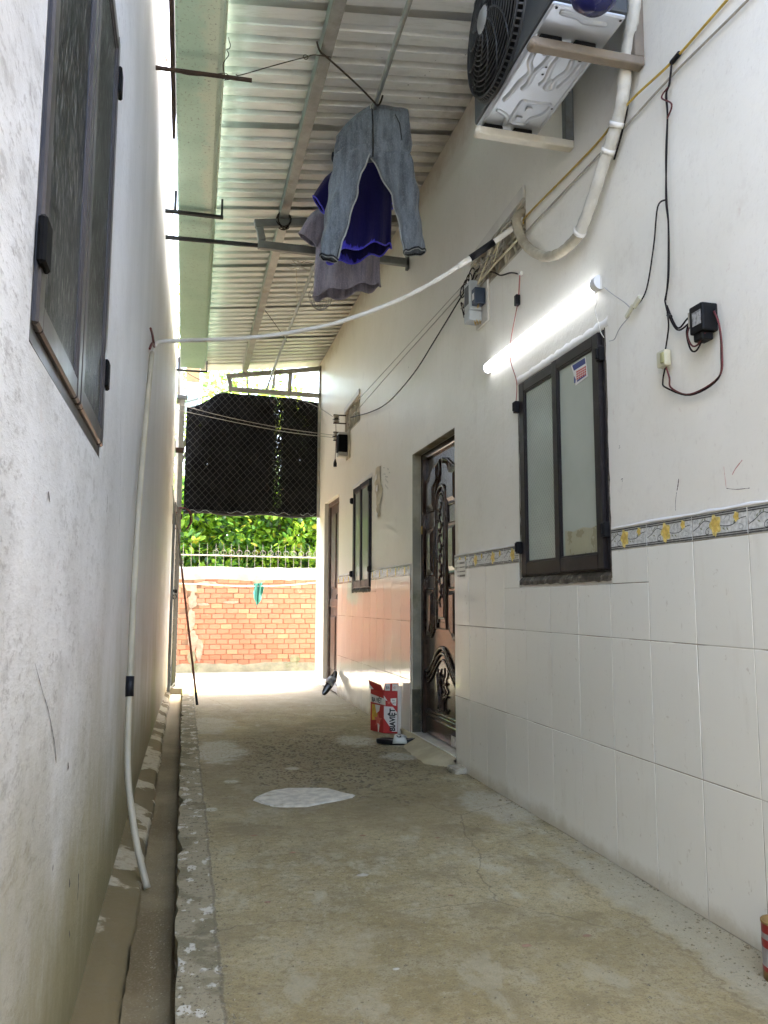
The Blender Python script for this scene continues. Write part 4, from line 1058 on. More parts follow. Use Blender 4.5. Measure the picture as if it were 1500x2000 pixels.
# loose wires round the rod behind the shirts
g = MB()
for i in range(5):
    P = [(.80+random.uniform(-.14, .1), 5.62+random.uniform(-.05, .05), 3.42+random.uniform(-.06, .05)) for _ in range(5)]
    g.tube(spline(P, 5), .0022, 5)
g.tube(spline([(.74, 5.7, 3.46), (.80, 6.1, 3.5), (.90, 6.8, 3.59)], 5), .004, 5)
tag(g.build('wire_hanger', simple('pale_hanger_wire', (.55, .52, .44), .5, .2, bump=0), smooth=True), 'bent pale wire hanger dangling behind the grey shirt', 'hanger')

# ================================================================== CLOTHES
A14 = YAW
CU = Vector((math.cos(A14), -math.sin(A14), 0)); CV = Vector((math.sin(A14), math.cos(A14), 0))
def cring(cx, cy, cz, rx, ry, n, tilt=0, rip=0, ph=0, freq=5, sq=.8):
    """elliptic ring across the view direction, with folds"""
    out = []
    for i in range(n):
        t = 2*math.pi*i/n; c, s = math.cos(t), math.sin(t)
        a = math.copysign(abs(c)**sq, c); b = math.copysign(abs(s)**sq, s)
        k = 1+rip*math.sin(freq*t+ph)
        p = Vector((cx, cy, cz))+CU*(a*rx)+CV*(b*ry*k)
        p.z += tilt*a+rip*.25*ry*math.sin(freq*t+ph*1.7)
        out.append(p)
    return out
def lerp_rows(rows, k):
    out = []
    for a, b in zip(rows, rows[1:]):
        for j in range(k): t = j/k; out.append(tuple(p+(q-p)*t for p, q in zip(a, b)))
    out.append(rows[-1]); return out
from mathutils import noise as mnoise
def crumple(R, a, sc=(9, 9, 5), seed=0, fade=0):
    o = Vector((seed*3.1, seed*1.7, 0)); m = len(R)
    for i, r in enumerate(R):
        k_ = a*(.35+.65*i/m if fade else 1)
        for p in r:
            q = Vector((p.x*sc[0], p.y*sc[1], p.z*sc[2]))+o
            n1 = mnoise.noise_vector(q)+mnoise.noise_vector(q*2.3)*.5
            p += (CV*n1.y*1.6+CU*n1.x*.7+Vector((0, 0, n1.z*.35)))*k_
    return R
trousers = empty('hanging_trousers', (.92, 3.95, 2.74), 'faded grey trousers hung inside out from the rod', 'trousers')
n = 40
hip = lerp_rows([  # cx, cy, cz, rx, ry, k (how much of the peg slope is left)
    (.918, 3.95, 3.640, .196, .014, 1.0), (.920, 3.95, 3.600, .200, .034, .98), (.922, 3.95, 3.53, .206, .048, .62), (.924, 3.95, 3.46, .210, .056, .30), (.925, 3.95, 3.40, .213, .058, .14), (.925, 3.95, 3.355, .206, .044, .06), (.925, 3.95, 3.325, .19, .026, .02)], 4)
R = []
for i, (cx, cy, cz, rx, ry, k_) in enumerate(hip):
    r = cring(cx, cy, cz, rx, ry, n, .018*(1-k_), .16, i*.35, 7, .62)
    for p in r:
        u = (p-Vector((cx, cy, cz))).dot(CU)
        p.z -= k_*((.92*abs(u)-.02*math.sin(min(1, abs(u)/.19)*math.pi)) if u < 0 else .13*u)
    R.append(r)
crumple(R, .006, (8, 8, 9), 1)
g = MB(); g.rings(R, cap0=True)
def leg(rows, ph):
    rows = lerp_rows(rows, 8); R = []
    for i, (cx, cy, cz, rx, ry, ti) in enumerate(rows):
        wob = .004*math.sin(i*.55+ph)
        R.append(cring(cx+wob, cy+.006*math.sin(i*.4+ph), cz, rx, ry*(1+.10*math.sin(i*.5+ph)), 28, ti, .2, i*.16+ph, 5))
    return crumple(R, .0065, (14, 14, 10), ph, 1)
LL = leg([(.822, 3.95, 3.37, .080, .04, .01), (.808, 3.95, 3.325, .098, .054, .01), (.775, 3.95, 3.22, .080, .052, .006), (.757, 3.95, 3.10, .078, .05, .006), (.733, 3.95, 2.983, .069, .05, .0), (.710, 3.95, 2.866, .061, .046, -.004), (.684, 3.95, 2.742, .047, .042, -.012)], 0)
RL = leg([(1.02, 3.95, 3.39, .085, .04, .012), (1.026, 3.95, 3.35, .108, .054, .012), (1.068, 3.95, 3.262, .092, .052, .008), (1.104, 3.95, 3.148, .074, .05, .006), (1.127, 3.95, 3.033, .064, .046, .002), (1.146, 3.95, 2.918, .059, .044, .0), (1.160, 3.95, 2.835, .057, .042, .006)], 1.3)
g.rings(LL); g.rings(RL)
tr = g.build('trouser_cloth', M['denim'], trousers, smooth=True)
# hems, seams
for RR in (LL, RL):
    P = [p+Vector((0, 0, -.004)) for p in RR[-1]]; MB().tube(P, .0055, 6, closed=True).build('hem', M['denim_d'], trousers, smooth=True)
    P = [p+Vector((0, 0, -.012)) for p in RR[-1]]; MB().tube(P, .0018, 5, closed=True).build('hem_edge', M['seam_lt'], trousers, smooth=True)
def front(r, u):   # point on the front (towards the alley mouth) of a ring
    m = len(r); return r[int((.75+u)*m) % m]-CV*.004
MB().tube([front(R[i], .0)-CV*.003 for i in range(1, len(R))], .005, 6).build('seam', M['denim_d'], trousers, smooth=True)
P1 = [RR_[0]+CU*.002-CV*.008 for RR_ in LL[8:]]; P2 = [RR_[14]-CU*.002-CV*.008 for RR_ in RL[8:]]
MB().tube(P1, .0045, 6).build('inseam', M['seam_lt'], trousers, smooth=True); MB().tube([p-CU*.008-CV*.004 for p in P1], .0035, 6).build('inseam', M['denim_d'], trousers, smooth=True)
MB().tube(P2, .0040, 6).build('inseam', M['seam_lt'], trousers, smooth=True); MB().tube([p+CU*.008-CV*.004 for p in P2], .0035, 6).build('inseam', M['denim_d'], trousers, smooth=True)
MB().tube([front(R[6], .09), front(R[9], .10), front(R[13], .115), front(R[16], .12)], .0025, 5).build('pocket_stitch', M['denim_d'], trousers, smooth=True)
MB().tube([(.905, 3.93, 3.585), (.905, 3.92, 3.625), (.912, 3.915, 3.65), (.925, 3.90, 3.615)], .004, 6).build('hanging_loop', M['whiteprint'], trousers, smooth=True)

def shirt(nm, label, Y, rows, sleeves, mat, hemmat, hem_rip, neck=None):
    t = empty(nm, (rows[0][0], Y, rows[-1][2]), label, 't-shirt')
    rows = lerp_rows(rows, 5); R = []
    m = len(rows)
    for i, (cx, cz, rx, ry, ti) in enumerate(rows):
        f = i/(m-1)
        R.append(cring(cx, Y, cz, rx, ry, 56, ti, (.08+hem_rip*f*f), .8+i*.06, 7, .9))
    crumple(R, .008, (9, 9, 3), len(nm), 1)
    g = MB(); g.rings(R, cap0=True)
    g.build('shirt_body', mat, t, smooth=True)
    P = R[-1]; MB().tube(P, .005, 6, closed=True).build('hem', hemmat, t, smooth=True)
    for rws in sleeves:
        rws = lerp_rows(rws, 5)
        S = [[Vector((cx, Y+dy, cz))+d for d in ring_] for (cx, cz, rr, ry, dx, dz, dy), ring_ in [((q[0], q[1], q[2], q[3], q[4], q[5], q[6]), [Vector((q[4], 0, q[5])).normalized()*math.cos(2*math.pi*i/20)*q[2]+CV*math.sin(2*math.pi*i/20)*q[3]*(1+.12*math.sin(i*1.9)) for i in range(20)]) for q in rws]]
        MB().rings(S).build('sleeve', mat, t, smooth=True)
        MB().tube(S[-1], .0042, 6, closed=True).build('sleeve_hem', hemmat, t, smooth=True)
    return t
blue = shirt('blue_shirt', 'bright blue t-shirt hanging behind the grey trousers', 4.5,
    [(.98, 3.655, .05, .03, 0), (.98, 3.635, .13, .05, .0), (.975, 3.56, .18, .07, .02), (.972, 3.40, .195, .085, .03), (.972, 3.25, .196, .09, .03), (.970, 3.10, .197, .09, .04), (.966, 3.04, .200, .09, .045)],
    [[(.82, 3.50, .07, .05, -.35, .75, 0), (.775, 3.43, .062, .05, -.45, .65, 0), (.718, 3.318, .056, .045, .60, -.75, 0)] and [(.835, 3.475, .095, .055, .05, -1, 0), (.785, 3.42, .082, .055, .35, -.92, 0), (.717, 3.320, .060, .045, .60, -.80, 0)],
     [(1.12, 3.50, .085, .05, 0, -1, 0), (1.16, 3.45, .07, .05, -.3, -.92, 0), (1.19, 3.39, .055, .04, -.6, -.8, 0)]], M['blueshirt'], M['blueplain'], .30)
# the hem reads lighter than the body, which is darker higher up
MB().tube(spline([(.845, 4.47, 3.575), (.80, 4.47, 3.60), (.80, 4.47, 3.65)], 4), .012, 6).build('collar', M['denim_d'], blue, smooth=True)
MB().tube(spline([(.98, 4.5, 3.56), (.98, 4.5, 3.60), (.99, 4.49, 3.617), (.93, 4.46, 3.612)], 4), .003, 6).build('hanger_hook', M['steel_lt'], blue, smooth=True)
grey = shirt('grey_shirt', 'mauve grey t-shirt hanging lowest, behind the blue t-shirt', 5.02,
    [(1.0, 3.62, .06, .03, 0), (1.0, 3.60, .15, .05, .0), (1.0, 3.54, .20, .07, .02), (1.0, 3.42, .212, .085, .03), (1.0, 3.25, .216, .09, .035), (.998, 3.10, .222, .095, .04), (.996, 3.01, .228, .085, .045)],
    [[(.83, 3.55, .085, .055, .35, .9, 0), (.78, 3.47, .080, .055, .45, .8, 0), (.727, 3.345, .064, .05, .85, -.52, 0)] and [(.84, 3.50, .10, .055, .05, -1, 0), (.79, 3.44, .092, .055, .45, -.88, 0), (.727, 3.340, .068, .048, .86, -.50, 0)],
     [(1.17, 3.53, .08, .05, -.4, .9, 0), (1.215, 3.45, .07, .05, -.5, .8, 0), (1.25, 3.39, .055, .04, -.6, .7, 0)]], M['greyshirt'], M['greyshirt'], .34)
MB().tube(spline([(1.0, 5.02, 3.61), (1.0, 5.0, 3.64), (.97, 4.99, 3.625), (.935, 5.0, 3.615)], 4), .003, 6).build('hanger_hook', M['steel_lt'], grey, smooth=True)
# small net bag below the grey shirt
bag = empty('net_bag', (.86, 5.3, 2.96), 'small grey net bag dangling under the grey shirt', 'bag')
g = MB(); cx, cy, cz = .862, 5.28, 3.08
for i in range(9):
    a = math.pi*i/9; P = [(cx+.085*math.cos(a)*math.sin(b), cy+.06*math.sin(a)*math.sin(b), cz-.12*math.cos(b)*(-1)*-1) for b in [math.pi*(j-8)/16*1.0 for j in range(17)]]
    g.tube(P, .0016, 4)
for j in range(1, 9):
    b = math.pi/2*j/9; P = [(cx+.085*math.sin(b)*math.cos(2*math.pi*i/24), cy+.06*math.sin(b)*math.sin(2*math.pi*i/24), cz-.12*math.cos(b)) for i in range(24)]
    g.tube(P, .0014, 4, closed=True)
g.build('net', simple('grey_net_cord', (.33, .33, .33), .7, 0, bump=0), bag)
g = MB(); g.tube(spline([(cx-.08, cy, cz), (cx-.03, cy+.0, cz+.12), (.93, 5.28, 3.58)], 5), .002, 4); g.tube(spline([(cx+.08, cy, cz), (cx+.05, cy, cz+.12), (.93, 5.28, 3.58)], 5), .002, 4); g.build('handle', M['greycab'], bag)

# ================================================================== AIR CONDITIONER
ac = empty('air_conditioner', (1.25, 2.53, 2.88), 'dark grey outdoor air conditioner unit with round fan grille on the right wall', 'air conditioner')
ax0, ax1, ay0, ay1, az0, az1 = 1.105, 1.385, 2.165, 2.885, 2.885, 3.44
MB().box(ax0, ax1, ay0, ay1, az0+.004, az1).build('casing', M['acbody'], ac, bevel=.012, seg=2)
# pressed zinc base with beads
MB().box(ax0+.008, ax1-.006, ay0+.008, ay1-.008, az0-.010, az0+.006).build('base_pan', M['acbase'], ac, bevel=.005)
zb = az0-.011
def bead(pts, w=.012):
    g = MB(); P = spline([(x, y, zb) for x, y in pts], 5); Rr = []
    for i, p in enumerate(P):
        d = P[min(i+1, len(P)-1)]-P[max(i-1, 0)]; d.normalize(); nn = Vector((-d.y, d.x, 0))
        f = 1.0 if 0 < i < len(P)-1 else .55
        Rr.append([p+nn*w*f+Vector((0, 0, .002)), p+nn*w*.55*f+Vector((0, 0, -.0055)), p-nn*w*.55*f+Vector((0, 0, -.0055)), p-nn*w*f+Vector((0, 0, .002))])
    g.rings(Rr, closed=False); return g.build('pressed_bead', M['acbase'], ac, smooth=True)
bead([(1.15, 2.40), (1.155, 2.45), (1.18, 2.50), (1.165, 2.56), (1.16, 2.62), (1.15, 2.68)])
bead([(1.215, 2.36), (1.21, 2.44), (1.195, 2.50), (1.20, 2.56), (1.19, 2.60)])
bead([(1.25, 2.37), (1.245, 2.45), (1.255, 2.52), (1.245, 2.56)])
bead([(1.30, 2.40), (1.31, 2.46), (1.29, 2.52), (1.30, 2.565), (1.275, 2.57), (1.28, 2.52)])
bead([(1.34, 2.36), (1.34, 2.48), (1.32, 2.56)]); bead([(1.365, 2.34), (1.365, 2.80)], .007); bead([(1.125, 2.34), (1.127, 2.82)], .006)
bead([(1.145, 2.74), (1.20, 2.77), (1.21, 2.83)]); bead([(1.22, 2.66), (1.29, 2.66), (1.34, 2.66), (1.335, 2.72), (1.30, 2.76), (1.29, 2.80), (1.23, 2.80), (1.22, 2.74), (1.22, 2.66)], .008)
bead([(1.15, 2.20), (1.22, 2.205), (1.25, 2.22), (1.33, 2.215)], .012)
def disc_(x, y, r, z, mat, nm):
    MB().add([(x+r*math.cos(2*math.pi*i/12), y+r*math.sin(2*math.pi*i/12), z) for i in range(12)], [tuple(range(12))]).build(nm, mat, ac)
for (x, y) in ((1.19, 2.385), (1.325, 2.39)): MB().tube([(x, y, zb+.002), (x, y, zb-.006)], .016, 12).build('drain_boss', M['acbase'], ac, smooth=True); disc_(x, y, .008, zb-.0065, M['black'], 'drain_hole')
for (x, y) in ((1.225, 2.46), (1.23, 2.50), (1.37, 2.57), (1.13, 2.185), (1.365, 2.185), (1.355, 2.68)): disc_(x, y, .005, zb-.0012, M['black'], 'screw_hole')
for (x, y) in ((1.265, 2.70), (1.25, 2.765)): MB().box(x-.012, x+.012, y-.012, y+.012, zb-.0095, zb-.002).build('knockout', M['acbase'], ac, bevel=.002)
# fan opening and grille on the alley side
fy, fz, fr = 2.615, 3.145, .268
g = MB(); g.tube([(ax0+.004, fy, fz), (ax0-.003, fy, fz)], fr, 40); g.build('fan_opening', M['acblack'], ac)
g = MB()
for i in range(3):
    a0 = 2*math.pi*i/3; Rr = []
    for j in range(7):
        a = a0+j*.22; Rr.append([(ax0-.004-.012*j/6, fy+r*math.cos(a), fz+r*math.sin(a)) for r in (.06, .14, .235)])
    g.rings(Rr, closed=False)
g.build('fan_blade', M['acblack'], ac)
def circ(x, r, n=44): return [(x, fy+r*math.cos(2*math.pi*i/n), fz+r*math.sin(2*math.pi*i/n)) for i in range(n)]
for j in range(13):
    r = .052+.0172*j; dome = .045*(1-(r/fr)**2)+.02
    MB().tube(circ(ax0-dome, r), .0026, 5, closed=True).build('grille_ring', M['acgrille'], ac, smooth=True)
for k_ in range(12):
    P = []
    for j in range(9):
        r = .045+.0258*j; a = 2*math.pi*k_/12+.9*(j/8)**1.2; P.append((ax0-(.045*(1-min(1, r/fr)**2)+.021), fy+r*math.cos(a), fz+r*math.sin(a)))
    MB().tube(P, .0034, 5).build('grille_spoke', M['acgrille'], ac, smooth=True)
g = MB(); nn = 28; g.rings([[(ax0-.066, fy+r*math.cos(2*math.pi*i/nn), fz+r*math.sin(2*math.pi*i/nn)) for i in range(nn)] for r in (.05,)]+[[(ax0-.074, fy+.036*math.cos(2*math.pi*i/nn), fz+.036*math.sin(2*math.pi*i/nn)) for i in range(nn)]], cap1=True); g.build('fan_hub', M['tubecap'] if False else simple('grey_hub', (.30, .31, .32), .35, .1, bump=0), ac, smooth=True)
g = MB(); nn = 64
g.rings([[(x, fy+r*math.cos(2*math.pi*i/nn), fz+r*math.sin(2*math.pi*i/nn)) for i in range(nn)] for x, r in ((ax0+.002, fr+.012), (ax0-.006, fr+.012), (ax0-.008, fr+.002))]); g.build('grille_base_ring', M['acgrille'], ac, smooth=True)
for i in range(72):
    a = 2*math.pi*i/72; c_, s_ = math.cos(a), math.sin(a)
    if i == 0: 
        rib0 = MB().bar((ax0-.002, fy+(fr+.004)*c_, fz+(fr+.004)*s_), (ax0-.026, fy+(fr-.006)*c_, fz+(fr-.006)*s_), .004, .007, (0, -s_, c_)); rib = rib0.build('grille_rib', M['acgrille'], ac, loc=(ax0, fy, fz))
    else:
        q = dupe(rib, ac); q.rotation_euler = (a, 0, 0)
MB().tube(circ(ax0-.027, fr-.006, 56), .0045, 6, closed=True).build('grille_rim', M['acgrille'], ac, smooth=True)
# wall brackets carrying the unit
def ac_bracket(y, mat, label, lmat):
    b = empty('wall_bracket', (W, y, 2.83), label, 'bracket', 'brackets under the air conditioner')
    MB().bar((W-.001, y, 2.838), (1.105, y, 2.838), .042, .034).build('bracket_arm', mat, b, bevel=.004)
    MB().tube([(1.108, y-.0205, 2.838), (1.108, y+.0205, 2.838)], .017, 14).build('rounded_tip', mat, b, smooth=True)
    MB().bar((W-.017, y, 2.856), (W-.017, y, 3.30), .034, .042, (1, 0, 0)).build('bracket_leg', lmat, b, bevel=.003)
    for x in (1.17, 1.30):
        MB().box(x-.04, x+.04, y-.016, y+.016, 2.8555, 2.874).build('rubber_foot', M['black'], b, bevel=.003)
    return b
ac_bracket(2.318, M['bracket_d'], 'brown dusty steel bracket, nearer of the pair under the air conditioner', M['bracket_d'])
ac_bracket(2.845, M['bracket'], 'cream steel bracket under far end of the air conditioner', M['steel'])
# blue basin hanging at the top of the picture
bb = empty('blue_basin', (1.16, 2.0, 2.705), 'dark blue plastic basin hanging in front of the air conditioner', 'basin')
g = MB(); nn = 24; R = []
for f, z in ((.0, .0), (.45, .004), (.8, .03), (.95, .075), (1.0, .13), (1.08, .15)):
    R.append([(1.16+.085*f*math.cos(2*math.pi*i/nn), 2.0+.07*f*math.sin(2*math.pi*i/nn), 2.722+z) for i in range(nn)])
g.rings(R); g.build('bowl', M['bluebasin'], bb, smooth=True)
MB().tube(spline([(1.16, 2.06, 2.84), (1.2, 2.12, 2.95), (1.22, 2.19, 3.2)], 5), .003, 5).build('hanging_cord', M['blackcab'], bb)

# insulated line from the unit to the vent
acp = [(1.49, 2.29, 3.30), (1.487, 2.289, 3.056), (1.487, 2.319, 2.962), (1.487, 2.352, 2.874), (1.487, 2.385, 2.747), (1.487, 2.449, 2.651), (1.487, 2.527, 2.575), (1.487, 2.618, 2.479), (1.487, 2.716, 2.401), (1.487, 2.80, 2.383), (1.487, 2.92, 2.392), (1.487, 3.05, 2.44), (1.487, 3.20, 2.545), (1.487, 3.30, 2.66), (1.488, 3.335, 2.757), (1.53, 3.35, 2.80)]
pipe = empty('insulated_pipe', (1.487, 2.8, 2.38), 'thick white wrapped pipe looping from air conditioner down to the wall vent', 'pipe')
S = spline(acp, 6); rs = [.024+.0012*math.sin(i*2.1)+.0008*random.uniform(-1, 1) for i in range(len(S))]
MB().tube(S[:50], rs[:50], 12).build('pipe_wrap', M['wrap'], pipe, smooth=True)
MB().tube(S[49:], [r-.002 for r in rs[49:]], 12).build('pipe_tail', simple('grubby_pipe_wrap', (.42, .38, .29), .7, 0, var=.35, scale=9, bump=.5, dirt=(.24, .19, .12)), pipe, smooth=True)
for i in (28, 33, 48):
    MB().tube([S[i]+(S[i+1]-S[i])*.0, S[i+1]], .0275, 12).build('tape_band', M['white'], pipe, smooth=True)
g = MB(); g.tube(spline([S[26]+Vector((.02, -.02, 0)), S[26]+Vector((.03, -.05, -.12)), S[26]+Vector((.03, -.10, -.3))], 5), .004, 5)
wire('pipe_lead', [(1.515, 2.36, 2.86), (1.515, 2.40, 2.72), (1.512, 2.45, 2.63), (1.515, 2.5, 2.58)], .004, M['blackcab'], 'thin dark lead beside the white wrapped pipe')
# condensate hose across the alley and down the left wall
hp = [(1.525, 3.345, 2.765), (1.477,3.365,2.717), (1.340,3.422,2.615), (1.237,3.464,2.544), (1.133,3.506,2.476), (1.006,3.559,2.408), (0.878,3.611,2.353), (0.761,3.659,2.313), (0.643,3.708,2.280), (0.428,3.796,2.246), (0.233,3.876,2.233), (0.060,3.947,2.234), (-0.090,4.009,2.236), (-.165, 4.04, 2.232), (-.188, 4.035, 2.20), (-.192, 3.96, 2.15), (-.196, 3.83, 2.106), (-.197, 3.45, 1.63)]
hose = empty('drain_hose', (.6, 3.7, 2.2), 'long pale hose crossing the alley and running down the left wall into the drain', 'hose')
S1 = spline(hp[:4], 5); S2 = spline(hp[3:16], 5)
MB().tube(S1, .0135, 10).build('hose_upper', M['pvc_w'], hose, smooth=True)
MB().tube(S2, [.0102+.0012*math.sin(i*1.7)*random.random() for i in range(len(S2))], 10).build('hose_span', M['pvc_w'], hose, smooth=True)
MB().tube([S1[8], S1[10], S1[12]], .0165, 12).build('black_joint', M['tape'], hose, smooth=True)
S3 = spline([hp[15], (-.190, 3.82, 2.02), (-.189, 3.46, 1.55), (-.188, 3.28, 1.276), (-.187, 3.17, .95), (-.187, 3.14, .61), (-.184, 3.10, .42), (-.175, 3.05, .30), (-.155, 3.02, .18), (-.13, 2.985, .07), (-.092, 2.95, -.052)], 6)
MB().tube(S3, .0118, 10).build('hose_drop', M['pvc'], hose, smooth=True)
MB().tube([(-.187, 3.147, .648), (-.187, 3.140, .605), (-.186, 3.135, .575)], .0155, 12).build('black_coupling', M['tape'], hose, smooth=True)
g = MB()
for s_ in (1, -1): g.tube(spline([(-.185, 4.02, 2.20), (-.19, 3.90, 2.20+.02*s_), (-.195, 3.80, 2.17+.05*s_)], 4), .006, 6)
g.build('red_tie', M['redcab'], hose)

# ================================================================== LIT TUBE LAMP
lamp = empty('tube_lamp', (W-.02, 3.21, 2.15), 'lit white tube lamp slanting in view above the near window', 'lamp')
lz = 2.155
def half(y, r=.028, n=12): return [(W-.012-r*.95*math.sin(math.pi*i/n), y, lz+r*math.cos(math.pi*i/n)) for i in range(n+1)]
MB().rings([half(2.665), half(3.79)], closed=False).build('lit_diffuser', M['tube'], lamp, smooth=True)
MB().box(W-.016, W-.001, 2.635, 3.81, lz-.025, lz+.025).build('lamp_back', M['board'], lamp)
for (a, b) in ((2.63, 2.667), (3.788, 3.812)):
    MB().rings([half(a, .0286), half(b, .0286)], closed=True, cap0=True, cap1=True).build('end_cap', M['tubecap'], lamp)

# ================================================================== ELECTRICAL BITS ON THE RIGHT WALL
yc_ = [(1.519,1.40,2.716),(1.519,1.855,2.717),(1.519,2.124,2.714),(1.519,2.460,2.719),(1.519,2.866,2.730),(1.519,3.290,2.750),(1.53,3.36,2.75)]
yc_ = [(x-.04 if 2.38 < y < 2.6 else x, y, z) for x, y, z in yc_]
wire('yellow_cable', [(1.519,1.40,2.716),(1.519,1.855,2.717),(1.519,2.124,2.714),(1.5,2.36,2.718),(1.519,2.60,2.722),(1.519,2.866,2.730),(1.519,3.290,2.750),(1.535,3.36,2.75)], .0045, M['yellow'], 'taut yellow cable along the upper right wall')
wire('grey_cable', [(1.519,1.35,2.64),(1.519,1.771,2.649),(1.519,2.142,2.668),(1.519,2.499,2.664),(1.519,2.869,2.670),(1.519,3.294,2.675),(1.535,3.36,2.69)], .0042, M['greycab'], 'grey cable running just below the yellow one')
MB().tube([(1.519, 2.09, 2.716), (1.519, 2.135, 2.713)], .0085, 8).build('cable_joint', M['tape'], label='black taped joint on the yellow cable', cat='cable joint')
dr = empty('black_lead', (1.515, 2.2, 1.8), 'black twin lead dropping from the yellow cable joint past the adapter', 'cable')
for s_ in (-1, 1):
    P = [(1.514, y+s_*.004*math.sin(i*2.1+s_), z) for i, (_, y, z) in enumerate([(0,2.122,2.712),(0,2.146,2.643),(0,2.165,2.619),(0,2.158,2.541),(0,2.178,2.417),(0,2.188,2.260),(0,2.177,2.165),(0,2.194,1.995),(0,2.216,1.920)])]
    MB().tube(spline(P, 6), .0032, 6).build('conductor', M['blackcab'], dr, smooth=True)
for nm, P, m_ in (('loop', [(1.512,2.148,2.635),(1.506,2.178,2.615),(1.502,2.119,2.552),(1.512,2.160,2.530)], 'redcab'),
              ('branch', [(1.516,2.191,2.261),(1.512,2.233,2.256),(1.516,2.270,2.137),(1.516,2.322,2.003),(1.516,2.382,1.968),(1.516,2.41,1.965)], 'blackcab'),
              ('branch', [(1.514,2.216,1.920),(1.514,2.199,1.866),(1.508,2.146,1.796),(1.508,2.087,1.797),(1.50,2.016,1.812)], 'blackcab'),
              ('branch', [(1.514,2.206,1.90),(1.510,2.15,1.805),(1.505,2.09,1.812),(1.50,2.02,1.826)], 'blackcab'),
              ('branch', [(1.515,2.207,1.878),(1.514,2.202,1.824),(1.512,2.222,1.75)], 'blackcab'),
              ('tail', [(1.512,2.226,1.694),(1.514,2.245,1.655),(1.514,2.229,1.629),(1.514,2.103,1.571),(1.514,1.969,1.586),(1.514,1.950,1.658),(1.512,1.949,1.736),(1.51,1.964,1.795)], 'blackcab'),
              ('tail', [(1.510,2.218,1.694),(1.512,2.205,1.655),(1.514,2.20,1.62),(1.514,2.103,1.574),(1.514,1.966,1.590),(1.514,1.946,1.66),(1.508,1.944,1.738),(1.505,1.962,1.79)], 'redcab'),
              ('loop', [(1.49,2.045,1.80),(1.49,2.075,1.765),(1.49,2.06,1.705),(1.49,2.03,1.69),(1.49,1.99,1.725)], 'blackcab'),
              ('loop', [(1.488,2.04,1.79),(1.488,2.068,1.755),(1.488,2.05,1.712),(1.488,2.02,1.705),(1.488,1.985,1.73)], 'redcab')):
    MB().tube(spline(P, 6), .0029, 6).build(nm, M[m_], dr, smooth=True)
MB().tube([(1.514, 2.20, 1.865), (1.508, 2.18, 1.852)], .007, 6).build('taped_splice', M['tape'], dr)
ad = empty('power_adapter', (1.5, 2.005, 1.72), 'small black power adapter stuck on the right wall', 'adapter')
MB().box(W-.058, W-.002, 1.972, 2.035, 1.735, 1.822).build('adapter_case', M['black'], ad, bevel=.006, seg=2)
MB().box(W-.0595, W-.0578, 1.978, 2.018, 1.757, 1.80).build('rating_label', simple('printed_label', (.30, .30, .30), .5, 0, var=.6, scale=80, bump=0), ad)
MB().box(W-.05, W-.01, 1.985, 2.03, 1.712, 1.736).build('plug_base', M['black'], ad, bevel=.004)
MB().box(W-.056, W-.012, 2.0345, 2.042, 1.765, 1.81).build('side_label', M['stone'], ad)
sw = empty('inline_switch', (1.505, 2.22, 1.69), 'ivory inline switch on the black lead under the adapter cable', 'switch')
MB().box(W-.034, W-.008, 2.203, 2.250, 1.697, 1.752).build('switch_case', M['creamplastic'], sw, bevel=.006, seg=2)
MB().box(W-.040, W-.033, 2.2025, 2.222, 1.705, 1.742).build('rocker', simple('olive_rocker', (.35, .34, .16), .4, 0, bump=0), sw, bevel=.003)
lead = [([(1.516,2.597,2.118),(1.512,2.534,2.067),(1.512,2.460,2.009),(1.514,2.425,1.975)], 'thin grey wire from lamp end down to the ivory connector'),
        ([(1.516,2.599,2.118),(1.510,2.660,2.121),(1.512,2.650,2.082),(1.512,2.667,2.057),(1.512,2.650,2.010),(1.512,2.630,1.956),(1.52,2.62,1.93)], 'thin white wire hanging from lamp end beside the window top'),
        ([(1.514,2.430,1.944),(1.512,2.478,1.929),(1.512,2.507,1.914),(1.514,2.537,1.895),(1.518,2.580,1.903)], 'short grey wire tail under the ivory connector')]
for P, lb in lead: wire('lamp_lead', P, .0017, M['silver'] if 'grey' in lb else M['board'], lb, 'wire')
cn = empty('lamp_connector', (1.512, 2.40, 1.95), 'ivory two piece wire connector left of the inline switch', 'connector')
MB().obox((1.512, 2.426, 1.960), (.005, 0, 0), (0, .024, -.014), (0, .004, .007)).build('connector_half', M['creamplastic'], cn, bevel=.002)
MB().obox((1.510, 2.374, 1.975), (.005, 0, 0), (0, .020, -.011), (0, .005, .009)).build('connector_half', M['creamplastic'], cn, bevel=.002)

# meters
def meter(nm, y, z, label, big):
    t = empty('electric_meter', (W-.05, y, z), label, 'meter')
    return t
mt = meter('m', 3.90, 2.45, 'grey electricity meter on a white board under the tangled vent cables', True)
MB().box(W-.014, W-.001, 3.785, 3.96, 2.415, 2.645).build('mounting_board', M['board'], mt, bevel=.004)
MB().box(W-.085, W-.014, 3.865, 3.955, 2.50, 2.665).build('meter_case', M['meter'], mt, bevel=.006)
MB().box(W-.088, W-.014, 3.868, 3.952, 2.44, 2.499).build('terminal_cover', M['meter'], mt, bevel=.006)
MB().box(W-.0865, W-.0845, 3.88, 3.94, 2.535, 2.64).build('display_window', M['lens'], mt)
MB().box(W-.075, W-.014, 3.812, 3.864, 2.515, 2.605).build('breaker', M['meterblue'], mt, bevel=.004)
MB().box(W-.077, W-.0745, 3.825, 3.85, 2.54, 2.575).build('breaker_window', M['whiteprint'], mt)
g = MB()
for i in range(5): g.tube([(W-.03-.006*i, 3.86+.016*(i % 3), 2.44), (W-.03-.006*i, 3.855+.016*(i % 3), 2.418)], .003, 5)
for i in range(2): g.tube([(W-.05, 3.825+.016*i, 2.515), (W-.05, 3.822+.016*i, 2.497)], .003, 5)
